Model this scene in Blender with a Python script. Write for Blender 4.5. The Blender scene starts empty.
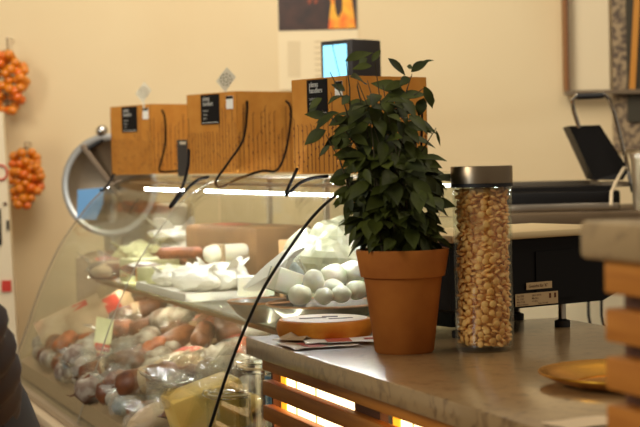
import bpy, bmesh, math, random
from mathutils import Vector, Matrix, noise
R = random.Random(7)
PI = math.pi
col = bpy.context.scene.collection
sc = bpy.context.scene

# ------------------------------------------------------------------ camera
F = 1600.0; CX, CY = 320.0, 213.5
CAMZ = 1.257
PITCH = math.atan(51.5/F); ROLL = math.radians(1.3)
fwd = Vector((0, math.cos(PITCH), -math.sin(PITCH)))
up0 = Vector((0, math.sin(PITCH), math.cos(PITCH)))
rt0 = Vector((1, 0, 0))
rt = rt0*math.cos(ROLL) - up0*math.sin(ROLL)
up = up0*math.cos(ROLL) + rt0*math.sin(ROLL)
CAM = Vector((0, 0, CAMZ))
def ray(px, py):
    return (fwd + rt*((px-CX)/F) - up*((py-CY)/F))
def atz(px, py, z):
    d = ray(px, py); return CAM + d*((z-CAMZ)/d.z)
def aty(px, py, y):
    d = ray(px, py); return CAM + d*(y/d.y)
cd = bpy.data.cameras.new('camera'); cam = bpy.data.objects.new('camera', cd); col.objects.link(cam)
cam.matrix_world = Matrix(((rt.x, up.x, -fwd.x, 0), (rt.y, up.y, -fwd.y, 0), (rt.z, up.z, -fwd.z, CAMZ), (0, 0, 0, 1)))
cd.sensor_width = 36; cd.lens = F*36/640; cd.clip_start = .05
cd.dof.use_dof = True; cd.dof.focus_distance = 3.0
cd.dof.aperture_fstop = (cd.lens/1000)/.0145
sc.camera = cam

# counter frame: t across (towards the staff side), s along (away from the camera)
C0 = Vector((-.146, 3.02, 0)); ANG = math.atan2(.345, .9386)
V = Vector((.9386, .345, 0)); U = Vector((-.345, .9386, 0))
def W(t, s, z=0): return C0 + V*t + U*s + Vector((0, 0, z))
def TS(p): d = Vector(p)-C0; return d.dot(V), d.dot(U)

# ------------------------------------------------------------------ materials
def lin(c):
    c = [x/255 for x in c]
    return tuple((x/12.92 if x <= .04045 else ((x+.055)/1.055)**2.4) for x in c)+(1,)
def mat(name, c, rough=.5, metal=0, spec=.5, var=None, scale=8, bump=0, bscale=60, coat=0, emit=None, es=0, alpha=None, sss=0, detail=4, lo=.35, hi=.65, stretch=None):
    m = bpy.data.materials.new(name); m.use_nodes = True; nt = m.node_tree; n = nt.nodes; L = nt.links
    b = n['Principled BSDF']
    b.inputs['Base Color'].default_value = lin(c); b.inputs['Roughness'].default_value = rough
    b.inputs['Metallic'].default_value = metal; b.inputs['Specular IOR Level'].default_value = spec
    b.inputs['Coat Weight'].default_value = coat
    if sss:
        b.inputs['Subsurface Weight'].default_value = sss; b.inputs['Subsurface Radius'].default_value = (.01, .006, .003)
    if emit: b.inputs['Emission Color'].default_value = lin(emit); b.inputs['Emission Strength'].default_value = es
    tc = n.new('ShaderNodeTexCoord'); mp = n.new('ShaderNodeMapping'); L.new(tc.outputs['Object'], mp.inputs[0])
    if stretch: mp.inputs['Scale'].default_value = stretch
    if var:
        t = n.new('ShaderNodeTexNoise'); t.inputs['Scale'].default_value = scale; t.inputs['Detail'].default_value = detail
        L.new(mp.outputs[0], t.inputs['Vector'])
        r = n.new('ShaderNodeValToRGB'); r.color_ramp.elements[0].position = lo; r.color_ramp.elements[1].position = hi
        r.color_ramp.elements[0].color = lin(c); r.color_ramp.elements[1].color = lin(var)
        L.new(t.outputs['Fac'], r.inputs[0]); L.new(r.outputs[0], b.inputs['Base Color'])
    if bump:
        t2 = n.new('ShaderNodeTexNoise'); t2.inputs['Scale'].default_value = bscale; t2.inputs['Detail'].default_value = 5
        L.new(mp.outputs[0], t2.inputs['Vector'])
        bp = n.new('ShaderNodeBump'); bp.inputs['Strength'].default_value = bump; bp.inputs['Distance'].default_value = .004
        L.new(t2.outputs['Fac'], bp.inputs['Height']); L.new(bp.outputs[0], b.inputs['Normal'])
    return m
def glassmat(name, tint=(245, 250, 246), rough=.02, ior=1.5, diff=0, dcol=(230, 235, 235), bump=0, bscale=30, fk=.6):
    m = bpy.data.materials.new(name); m.use_nodes = True; nt = m.node_tree; n = nt.nodes; L = nt.links
    n.remove(n['Principled BSDF']); out = n['Material Output']
    tr = n.new('ShaderNodeBsdfTransparent'); tr.inputs[0].default_value = lin(tint)
    gl = n.new('ShaderNodeBsdfGlossy'); gl.inputs['Roughness'].default_value = rough
    lw_ = n.new('ShaderNodeLayerWeight'); lw_.inputs[0].default_value = .5
    pw = n.new('ShaderNodeMath'); pw.operation = 'POWER'; pw.inputs[1].default_value = 5; L.new(lw_.outputs['Facing'], pw.inputs[0])
    r0 = ((ior-1)/(ior+1))**2
    fr = n.new('ShaderNodeMath'); fr.operation = 'MULTIPLY_ADD'; fr.inputs[1].default_value = (1-r0)*fk; fr.inputs[2].default_value = r0; L.new(pw.outputs[0], fr.inputs[0])
    mx = n.new('ShaderNodeMixShader'); L.new(fr.outputs[0], mx.inputs[0]); L.new(tr.outputs[0], mx.inputs[1]); L.new(gl.outputs[0], mx.inputs[2])
    last = mx
    if diff:
        df = n.new('ShaderNodeBsdfDiffuse'); df.inputs[0].default_value = lin(dcol)
        m2 = n.new('ShaderNodeMixShader'); m2.inputs[0].default_value = diff
        L.new(mx.outputs[0], m2.inputs[1]); L.new(df.outputs[0], m2.inputs[2]); last = m2
    if bump:
        tc = n.new('ShaderNodeTexCoord'); t2 = n.new('ShaderNodeTexNoise'); t2.inputs['Scale'].default_value = bscale
        L.new(tc.outputs['Object'], t2.inputs['Vector']); bp = n.new('ShaderNodeBump'); bp.inputs['Strength'].default_value = bump; bp.inputs['Distance'].default_value = .01
        L.new(t2.outputs['Fac'], bp.inputs['Height']); L.new(bp.outputs[0], gl.inputs['Normal']); L.new(bp.outputs[0], lw_.inputs['Normal'])
    L.new(last.outputs[0], out.inputs[0])
    return m

def stonemat(name, c1, c2, c3, rough):
    m = mat(name, c1, rough=rough, var=c2, scale=7, bump=.03, bscale=90, lo=.3, hi=.7)
    nt = m.node_tree; n = nt.nodes; L = nt.links; b = n['Principled BSDF']
    base = b.inputs['Base Color'].links[0].from_socket
    t = n.new('ShaderNodeTexNoise'); t.inputs['Scale'].default_value = 38; t.inputs['Detail'].default_value = 8; t.inputs['Distortion'].default_value = 1.2
    tc = n.new('ShaderNodeTexCoord'); L.new(tc.outputs['Object'], t.inputs['Vector'])
    r = n.new('ShaderNodeValToRGB'); r.color_ramp.elements[0].position = .5; r.color_ramp.elements[1].position = .72
    L.new(t.outputs['Fac'], r.inputs[0])
    mx = n.new('ShaderNodeMixRGB'); mx.inputs[2].default_value = lin(c3); L.new(r.outputs[0], mx.inputs[0]); L.new(base, mx.inputs[1]); L.new(mx.outputs[0], b.inputs['Base Color'])
    b.inputs['Coat Weight'].default_value = .8; b.inputs['Coat Roughness'].default_value = .2
    return m
m_wall = mat('cream_plaster', (226, 204, 160), rough=.8, var=(221, 197, 152), scale=1.5, bump=.02)
m_floor = mat('floor_tile', (110, 84, 58), rough=.5, var=(96, 72, 50), scale=4)
m_stone = stonemat('grey_marble', (160, 129, 86), (142, 112, 72), (108, 80, 50), .3)
m_wood = mat('slat_wood', (196, 124, 46), rough=.5, spec=.3, var=(168, 98, 32), scale=6, stretch=(6, 1, 14), lo=.3, hi=.7)
m_wood_dark = mat('dark_wood', (96, 56, 28), rough=.6, var=(80, 44, 22), scale=8)
m_kraft = mat('kraft_card', (198, 134, 56), rough=.8, spec=.2, var=(190, 124, 48), scale=25)
m_print = mat('brown_ink', (96, 50, 16), rough=.8)
m_black = mat('black_card', (20, 16, 14), rough=.7, spec=.2)
m_cord = mat('black_cord', (16, 12, 11), rough=.9, spec=.1)
m_white = mat('white_paper', (236, 232, 220), rough=.6, bump=.2, bscale=40)
m_grey_ink = mat('grey_ink', (96, 88, 70), rough=.8)
m_tagcard = mat('pale_tag', (196, 186, 160), rough=.6)
m_glass = glassmat('case_glass', (250, 252, 249), fk=.38)
m_shelfglass = glassmat('shelf_glass', (236, 243, 239))
m_jarglass = glassmat('jar_glass', (250, 252, 250))
m_clipglass = glassmat('clip_jar_glass', (248, 250, 250), rough=.04)
m_wrap = glassmat('cling_film', (248, 247, 242), rough=.12, ior=1.45, diff=.06, dcol=(240, 242, 240), bump=.5)
m_steel = mat('brushed_steel', (190, 178, 160), rough=.28, metal=1, bump=.02, bscale=200)
m_chrome = mat('chrome', (205, 200, 192), rough=.12, metal=1)
m_rubber = mat('black_rubber', (18, 16, 15), rough=.6)
m_blackplastic = mat('black_plastic', (15, 12, 10), rough=.55, spec=.2, bump=.02, bscale=200)
m_terra = mat('terracotta', (180, 108, 40), rough=.8, spec=.25, var=(162, 92, 32), scale=14, bump=.06, bscale=80)
m_soil = mat('soil', (40, 26, 18), rough=.95, bump=.6, bscale=120)
m_leaf = mat('green_leaf', (72, 78, 20), rough=.6, spec=.25, var=(42, 48, 14), scale=22)
m_leaf2 = mat('young_leaf', (120, 130, 30), rough=.45)
m_stem = mat('plant_stem', (70, 62, 34), rough=.7)
m_bean = mat('dried_beans', (250, 196, 116), rough=.5, var=(236, 172, 92), scale=60)
m_brass = mat('brass', (240, 172, 56), rough=.26, metal=1, bump=.03, bscale=30)
m_rind = mat('orange_rind', (236, 156, 50), rough=.55, spec=.3, var=(220, 130, 34), scale=22, bump=.12, bscale=70)
m_cream = mat('cheese_label', (232, 214, 190), rough=.5)
m_red = mat('red_print', (196, 50, 28), rough=.6)
m_faded_red = mat('faded_red_print', (186, 84, 62), rough=.6)
m_mozz = mat('fresh_white_cheese', (240, 236, 214), rough=.35, sss=.2, bump=.04, bscale=40)
m_moldsal = mat('white_mould_casing', (178, 168, 150), rough=.8, var=(92, 60, 38), scale=22, bump=.3, bscale=60)
m_brownsal = mat('brown_casing', (126, 72, 34), rough=.5, var=(74, 38, 18), scale=20, bump=.2, bscale=50)
m_meat = mat('cured_meat', (176, 88, 26), rough=.4, var=(108, 50, 18), scale=30)
m_yellow = mat('yellow_cheese', (232, 198, 106), rough=.45, var=(224, 184, 88), scale=12)
m_palecheese = mat('pale_green_cheese', (222, 220, 170), rough=.45, var=(200, 200, 140), scale=14)
m_beige = mat('beige_packet', (192, 166, 128), rough=.5, var=(170, 140, 104), scale=10)
m_bluepack = mat('blue_grey_packet', (150, 158, 158), rough=.4, var=(104, 108, 106), scale=16)
m_case = mat('case_laminate', (176, 146, 112), rough=.5)
m_caserail = mat('case_rail', (170, 150, 124), rough=.35, metal=.4)
m_deck = mat('tan_deck', (150, 118, 88), rough=.35)
m_tomato = mat('orange_tomato', (228, 150, 22), rough=.4, var=(212, 116, 14), scale=20, coat=.3)
m_tomato2 = mat('red_orange_tomato', (220, 104, 16), rough=.3, coat=.3)
m_twig = mat('dry_twig', (92, 58, 30), rough=.8)
m_coat = mat('dark_coat', (22, 17, 15), rough=.8)
m_sleeve = mat('ribbed_sleeve', (52, 38, 30), rough=.7)
m_skin = mat('skin', (206, 150, 118), rough=.5, sss=.1)
m_hair = mat('hair', (50, 34, 24), rough=.6)
m_screen = mat('lit_screen', (120, 200, 235), rough=.3, emit=(150, 222, 248), es=1.15)
m_panel = mat('backlit_panel', (250, 240, 210), rough=.5, emit=(255, 232, 176), es=3.2)
m_amber = mat('amber_panel_edge', (250, 190, 60), rough=.5, emit=(255, 176, 40), es=1.3)
m_tube = mat('fluorescent_tube', (240, 246, 255), rough=.4, emit=(244, 247, 252), es=125)
m_flame = mat('orange_flame_print', (240, 96, 20), rough=.5, var=(250, 190, 50), scale=18)
m_darkprint = mat('dark_photo_print', (38, 26, 20), rough=.5, var=(70, 42, 30), scale=14)
m_speckle = mat('speckled_stone', (170, 146, 110), rough=.8, var=(96, 80, 66), scale=45, lo=.42, hi=.58, detail=6)
m_olive = mat('dark_olive', (62, 56, 40), rough=.7)
m_orangewood = mat('orange_timber', (206, 138, 50), rough=.5)
m_framewood = mat('brown_frame', (140, 92, 46), rough=.5)
m_pale = mat('pale_panel', (232, 212, 172), rough=.6)
m_scaletop = mat('scale_platter', (226, 200, 150), rough=.3, metal=.25)
m_cabwhite = mat('cream_cabinet', (232, 216, 180), rough=.5)
m_sticker = mat('sticker', (196, 168, 124), rough=.6)
m_blue_band_reflect = mat('blue_band_and_reflection', (110, 164, 214), rough=.35)  # tube band's own blue, also the blue reflection painted on the slicer
m_bowl = mat('grey_glazed_bowl', (150, 142, 130), rough=.2, var=(120, 112, 102), scale=10)
m_bowlrim = mat('brown_bowl_rim', (170, 116, 70), rough=.3)

# ------------------------------------------------------------------ mesh helper
def frame(d, upv=Vector((0, 0, 1))):
    d = Vector(d).normalized()
    if abs(d.dot(upv)) > .98: upv = Vector((1, 0, 0))
    x = upv.cross(d).normalized(); y = d.cross(x)
    return Matrix((x, y, d)).transposed()
class MB:
    def __init__(s, rootmat=None): s.v = []; s.f = []; s.m = []; s.inv = rootmat
    def add(s, vs, fs, mi=0, M=None):
        o = len(s.v)
        for p in vs:
            p = Vector(p)
            if M is not None: p = M @ p
            s.v.append(p)
        for f in fs: s.f.append([o+i for i in f]); s.m.append(mi)
    def box(s, c, size, mi=0, rot=None, bev=0, M=None):
        x, y, z = [q/2 for q in size]
        R_ = (rot if rot is not None else Matrix.Identity(3))
        c = Vector(c)
        if bev:
            bm = bmesh.new(); bmesh.ops.create_cube(bm, size=1)
            for v in bm.verts: v.co = Vector((v.co.x*size[0], v.co.y*size[1], v.co.z*size[2]))
            bmesh.ops.bevel(bm, geom=bm.edges[:], offset=bev, segments=2, affect='EDGES', profile=.5)
            bm.verts.index_update()
            s.add([c + R_ @ v.co for v in bm.verts], [[v.index for v in f.verts] for f in bm.faces], mi, M); bm.free(); return
        vs = [c + R_ @ Vector((i*x, j*y, k*z)) for i in (-1, 1) for j in (-1, 1) for k in (-1, 1)]
        s.add(vs, [[0, 1, 3, 2], [4, 6, 7, 5], [0, 4, 5, 1], [2, 3, 7, 6], [0, 2, 6, 4], [1, 5, 7, 3]], mi, M)
    def lathe(s, prof, seg=32, mi=0, M=None, mis=None):
        vs = []; fs = []; n = len(prof)
        for i in range(seg):
            a = 2*PI*i/seg
            for r, z in prof: vs.append((max(r, 1e-5)*math.cos(a), max(r, 1e-5)*math.sin(a), z))
        o = len(s.v); s.add(vs, [], mi, M)
        for i in range(seg):
            j = (i+1) % seg
            for k in range(n-1):
                s.f.append([o+i*n+k, o+j*n+k, o+j*n+k+1, o+i*n+k+1]); s.m.append(mis[k] if mis else mi)
    def tube(s, pts, r, seg=8, mi=0, M=None, close=False):
        pts = [Vector(p) for p in pts]; n = len(pts); rr = r if isinstance(r, (list, tuple)) else [r]*n
        vs = []; prev = None
        for i, p in enumerate(pts):
            a = pts[(i-1) % n] if (i > 0 or close) else p; b = pts[(i+1) % n] if (i < n-1 or close) else p
            d = (b-a)
            if d.length < 1e-9: d = Vector((0, 0, 1))
            fm = frame(d) if prev is None else None
            if prev is None: x = fm.col[0]
            else:
                dn = d.normalized(); x = (prev - dn*prev.dot(dn)).normalized()
            prev = x; y = d.normalized().cross(x)
            for k in range(seg):
                an = 2*PI*k/seg; vs.append(p + (x*math.cos(an)+y*math.sin(an))*rr[i])
        fs = []
        for i in range(n if close else n-1):
            j = (i+1) % n
            for k in range(seg): fs.append([i*seg+k, i*seg+(k+1) % seg, j*seg+(k+1) % seg, j*seg+k])
        if not close: fs.append(list(range(seg))[::-1]); fs.append([(n-1)*seg+k for k in range(seg)])
        s.add(vs, fs, mi, M)
    def ball(s, c, r, sc_=(1, 1, 1), sub=2, mi=0, nz=0, nf=8, rot=None, seed=0):
        bm = bmesh.new(); bmesh.ops.create_icosphere(bm, subdivisions=sub, radius=1)
        R_ = rot if rot is not None else Matrix.Identity(3); vs = []
        for v in bm.verts:
            p = v.co.copy()
            if nz: p *= 1+nz*noise.noise(p*nf+Vector((seed*3.1, seed, 0)))
            vs.append(Vector(c)+R_ @ Vector((p.x*sc_[0]*r, p.y*sc_[1]*r, p.z*sc_[2]*r)))
        s.add(vs, [[v.index for v in f.verts] for f in bm.faces], mi); bm.free()
    def sheet(s, grid, th, mi=0, M=None):
        # grid: rows of points; solid of thickness th along the local normal
        n = len(grid); m_ = len(grid[0]); top = []; bot = []
        for i in range(n):
            for j in range(m_):
                a = Vector(grid[min(i+1, n-1)][j])-Vector(grid[max(i-1, 0)][j]); b = Vector(grid[i][min(j+1, m_-1)])-Vector(grid[i][max(j-1, 0)])
                nn = a.cross(b).normalized(); p = Vector(grid[i][j]); top.append(p+nn*th/2); bot.append(p-nn*th/2)
        N = n*m_; fs = []
        idx = lambda i, j: i*m_+j
        for i in range(n-1):
            for j in range(m_-1):
                fs.append([idx(i, j), idx(i+1, j), idx(i+1, j+1), idx(i, j+1)])
                fs.append([N+idx(i, j), N+idx(i, j+1), N+idx(i+1, j+1), N+idx(i+1, j)])
        for i in range(n-1):
            fs.append([idx(i, 0), N+idx(i, 0), N+idx(i+1, 0), idx(i+1, 0)]); fs.append([idx(i, m_-1), idx(i+1, m_-1), N+idx(i+1, m_-1), N+idx(i, m_-1)])
        for j in range(m_-1):
            fs.append([idx(0, j), idx(0, j+1), N+idx(0, j+1), N+idx(0, j)]); fs.append([idx(n-1, j), N+idx(n-1, j), N+idx(n-1, j+1), idx(n-1, j+1)])
        s.add(top+bot, fs, mi, M)
    def prism(s, poly, y0, y1, mi=0, M=None):
        # polygon in (x,z), extruded along y
        n = len(poly); vs = [(x, y0, z) for x, z in poly]+[(x, y1, z) for x, z in poly]
        fs = [list(range(n)), [n+i for i in range(n)][::-1]]+[[i, n+i, n+(i+1) % n, (i+1) % n] for i in range(n)]
        s.add(vs, fs, mi, M)
    def build(s, name, mats, parent=None, smooth=False, world=False):
        me = bpy.data.meshes.new(name)
        vs = s.v
        if world and parent is not None:
            inv = rootmat(parent).inverted(); vs = [inv @ p for p in vs]
        me.from_pydata([tuple(v) for v in vs], [], s.f)
        if not isinstance(mats, (list, tuple)): mats = [mats]
        for m in mats: me.materials.append(m)
        me.polygons.foreach_set('material_index', s.m)
        bm = bmesh.new(); bm.from_mesh(me); bmesh.ops.recalc_face_normals(bm, faces=bm.faces); bm.to_mesh(me); bm.free()
        if smooth:
            me.polygons.foreach_set('use_smooth', [True]*len(me.polygons))
            if smooth != 'all': me.set_sharp_from_angle(angle=math.radians(40))
        me.update()
        o = bpy.data.objects.new(name, me); col.objects.link(o)
        if parent is not None: o.parent = parent
        return o
def rootmat(o):
    m = Matrix.LocRotScale(o.location, o.rotation_euler, o.scale)
    return m if o.parent is None else rootmat(o.parent) @ m
def tag(o, label=None, cat=None, group=None, kind=None):
    if label: o['label'] = label
    if cat: o['category'] = cat
    if group: o['group'] = group
    if kind: o['kind'] = kind
    return o
def thing(name, label, cat, loc=(0, 0, 0), rz=0, group=None, rot=None):
    o = bpy.data.objects.new(name, None); col.objects.link(o); o.empty_display_size = .05
    o.location = loc; o.rotation_euler = rot if rot else (0, 0, rz)
    return tag(o, label, cat, group)
def text(s_, size, parent, m, M, name='lettering', bold=.0):
    cu = bpy.data.curves.new('lettering', 'FONT'); cu.body = s_; cu.size = size; cu.extrude = .0003; cu.offset = bold*size; cu.resolution_u = 3
    to = bpy.data.objects.new('lettering_source', cu); col.objects.link(to)
    dg = bpy.context.evaluated_depsgraph_get(); me = bpy.data.meshes.new_from_object(to.evaluated_get(dg))
    bpy.data.objects.remove(to)
    me.transform(M); me.materials.clear(); me.materials.append(m)
    o = bpy.data.objects.new(name, me); col.objects.link(o); o.parent = parent
    return o
def mesh_text(s_, size, bold=.0):
    cu = bpy.data.curves.new('lettering', 'FONT'); cu.body = s_; cu.size = size; cu.extrude = .0002; cu.offset = bold*size; cu.resolution_u = 2
    to = bpy.data.objects.new('lettering_source', cu); col.objects.link(to)
    dg = bpy.context.evaluated_depsgraph_get(); me = bpy.data.meshes.new_from_object(to.evaluated_get(dg))
    bpy.data.objects.remove(to)
    vs = [v.co.copy() for v in me.vertices]; fs = [list(p.vertices) for p in me.polygons]; bpy.data.meshes.remove(me)
    return vs, fs

# ------------------------------------------------------------------ setting
b = MB(); b.box((0, 4, -.05), (9, 9, .1)); tag(b.build('floor', m_floor), kind='structure')
b = MB(); b.box((0, 6.3, 1.6), (9, .2, 3.2)); tag(b.build('wall_back', m_wall), kind='structure')

# ------------------------------------------------------------------ main counter
Zc = .93
cr = thing('serving_counter', 'serving counter with grey marble top and orange wooden slats over lit panels', 'counter', W(.33, -.73, 0), ANG)
cl = lambda t, s, z: Vector((t-.33, s+.73, z))
b = MB(); b.box(cl(.333, -.73, Zc-.0175), (.667, 1.46, .035), bev=.004); b.build('marble_top', m_stone, cr, smooth=True)
for k in range(19):
    z = Zc-.035-.0135-k*.0475
    if z < .03: break
    b = MB(); b.box(cl(.036, -.736, z), (.020, 1.44, .028), bev=.002); b.build('slat', m_wood, cr, smooth=True)
for s_, w_ in ((-.0105, .010), (-.495, .11), (-1.0, .10), (-1.44, .03)):
    b = MB(); b.box(cl(.054, s_, .447), (.014, w_, .893)); b.build('post', m_wood_dark, cr)
b = MB(); b.box(cl(.36, -.73, .447), (.55, 1.40, .893)); b.build('carcass', m_wood_dark, cr)
for s0, s1 in ((-.44, -.017), (-.95, -.565), (-1.42, -1.05)):
    b = MB(); b.box(cl(.069, (s0+s1)/2, .45), (.008, s1-s0, .82)); p = b.build('backlit_panel', m_panel, cr)
    b = MB(); b.box(cl(.0635, s1-.014, .45), (.002, .028, .82)); b.build('amber_edge_strip', m_amber, p)
    for q in (.55, .80):
        b = MB(); b.box(cl(.064, s0+(s1-s0)*q, .45), (.002, .003, .82)); b.build('panel_seam', m_pale, p)

# ------------------------------------------------------------------ raised till counter (near right)
Zr = 1.193
rr_ = thing('raised_till_counter', 'tall slatted wooden counter block with thick grey stone top in right foreground', 'counter', W(.2, -1.9, 0), ANG)
rl = lambda t, s, z: Vector((t-.2, s+1.9, z))
b = MB(); b.box(rl(.17, -1.93, Zr-.019), (.57, .90, .038), bev=.006); b.build('stone_top', m_stone, rr_, smooth=True)
for k in range(22):
    z = Zr-.038-.017-k*.0475
    if z < .03: break
    b = MB(); b.box(rl(-.09, -1.94, z), (.024, .87, .033), bev=.003); b.build('slat', m_wood, rr_, smooth=True)
for s_ in (-1.525, -1.95, -2.3):
    b = MB(); b.box(rl(-.066, s_, .575), (.02, .05, 1.15)); b.build('post', m_wood_dark, rr_)
b = MB(); b.box(rl(.17, -1.94, .575), (.45, .8, 1.15)); b.build('carcass', m_wood_dark, rr_)

# ------------------------------------------------------------------ curved glass display case
S0, S1, SM = .06, 2.10, 1.08
TB = .575
prof = [(-.112, .60), (-.085, .68), (-.054, .757), (-.02, .85), (.02, .94), (.062, 1.018), (.117, 1.093), (.165, 1.15), (.212, 1.188), (.262, 1.212), (.33, 1.224)]
def smooth_prof(pr, n=4):
    out = []
    for i in range(len(pr)-1):
        p0 = Vector(pr[max(i-1, 0)]); p1 = Vector(pr[i]); p2 = Vector(pr[i+1]); p3 = Vector(pr[min(i+2, len(pr)-1)])
        for k in range(n):
            u = k/n
            out.append(.5*((2*p1)+(p2-p0)*u+(2*p0-5*p1+4*p2-p3)*u*u+(3*p1-p0-3*p2+p3)*u**3))
    out.append(Vector(pr[-1])); return out
P = smooth_prof(prof)
cs = thing('glass_display_case', 'long curved glass refrigerated display case full of cheese and cured meat', 'display case', W(.3, 1.08, 0), ANG)
L_ = lambda t, s, z: Vector((t-.3, s-1.08, z))
for a, c in ((S0+.004, SM-.004), (SM+.004, S1-.004)):
    b = MB(); b.sheet([[L_(p.x, a+(c-a)*j/3, p.y) for j in range(4)] for p in P], .006)
    b.build('curved_glass', m_glass, cs, smooth=True)
def endpane(s_):
    b = MB(); poly = [(p.x-.3+.006, p.y-.004) for p in P]+[(TB-.3, 1.222), (TB-.3, .60)]
    b.prism(poly, s_-1.08-.003, s_-1.08+.003); return b
b = endpane(S0+.004); b.build('end_glass', m_glass, cs)
b = endpane(S1-.004); b.build('end_glass', m_glass, cs)
b = MB(); b.tube([L_(p.x-.002, S0-.002, p.y+.002) for p in P], .0032, seg=6); b.build('edge_gasket', mat('dark_gasket', (34, 32, 30), rough=.3, metal=.5), cs, smooth=True)
b = MB(); b.tube([L_(p.x-.0005, SM, p.y+.001) for p in P], .0018, seg=6); b.build('seam_strip', mat('seam_grey', (150, 140, 122), rough=.5), cs, smooth=True)
b = MB(); b.tube([L_(p.x-.001, S1, p.y+.002) for p in P], .0025, seg=6); b.build('edge_gasket', mat('tan_gasket', (128, 108, 84), rough=.5), cs, smooth=True)
b = MB(); b.box(L_(.235, 1.08, .30), (.67, 2.04, .59)); b.build('base_cabinet', m_case, cs)
b = MB(); b.box(L_(-.125, 1.08, .585), (.05, 2.06, .022), bev=.003); b.build('bumper_rail', mat('pale_bumper', (206, 184, 150), rough=.4), cs, smooth=True)
b = MB(); b.box(L_(-.10, 1.08, .606), (.045, 2.05, .018), bev=.002); b.build('glass_channel', m_caserail, cs, smooth=True)
for a, c in ((.64, 1.06), (1.10, 1.56), (1.58, 2.08)):
    b = MB(); b.box(L_(TB+.004, (a+c)/2, .915), (.005, c-a, .60)); d_ = b.build('rear_glass_door', m_glass, cs)
    b = MB(); b.box(L_(TB+.008, a+.012, .915), (.012, .02, .60)); b.build('door_stile', m_caserail, d_)
b = MB(); b.box(L_(TB+.004, .35, .915), (.005, .58, .60)); b.build('rear_glass_door', m_glass, cs)
b = MB(); b.box(L_(.452, 1.08, 1.2275), (.254, 2.05, .007)); b.build('top_shelf', m_glass, cs)
b = MB(); b.box(L_(.50, 1.08, 1.2195), (.02, 2.03, .008)); b.build('top_rail', m_steel, cs)
def zd(t): return .69+.30*t
b = MB(); b.prism([(-.085-.3, .62), (-.085-.3, zd(-.085)), (TB-.32, zd(TB)), (TB-.32, .62)], -1.0, 1.0); b.build('sloped_deck', m_deck, cs)
ZS = .92
b = MB(); b.box(L_(.35, 1.08, ZS-.004), (.42, 1.98, .008)); b.build('glass_shelf', m_shelfglass, cs)
b = MB(); b.tube([L_(.160, .14, ZS-.014), L_(.160, 2.02, ZS-.014)], .003, seg=8); b.build('added_fill_strip', mat('fill_strip_glow', (240, 240, 235), emit=(255, 246, 228), es=48), cs, smooth=True)  # glowing strip added under the shelf to brighten the deck goods
b = MB(); b.box(L_(.152, 1.08, ZS-.014), (.003, 1.90, .014)); b.build('fill_strip_cover', m_framewood, cs)  # opaque bar added to hide the glowing strip from the camera
for s_ in (.12, 1.08, 2.04):
    b = MB(); b.box(L_(.36, s_, ZS-.018), (.40, .012, .02)); b.build('shelf_bracket', m_steel, cs)
b = MB(); b.tube([L_(.275, S0+.05, 1.187), L_(.275, 1.20, 1.187)], .0032, seg=10); b.build('lamp_tube', m_tube, cs, smooth=True)
b = MB(); b.tube([L_(.275, 1.42, 1.187), L_(.275, S1-.25, 1.187)], .0032, seg=10); b.build('lamp_tube', m_tube, cs, smooth=True)
b = MB(); b.box(L_(.292, 1.08, 1.206), (.03, 1.98, .006)); b.build('lamp_reflector', m_steel, cs)

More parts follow.
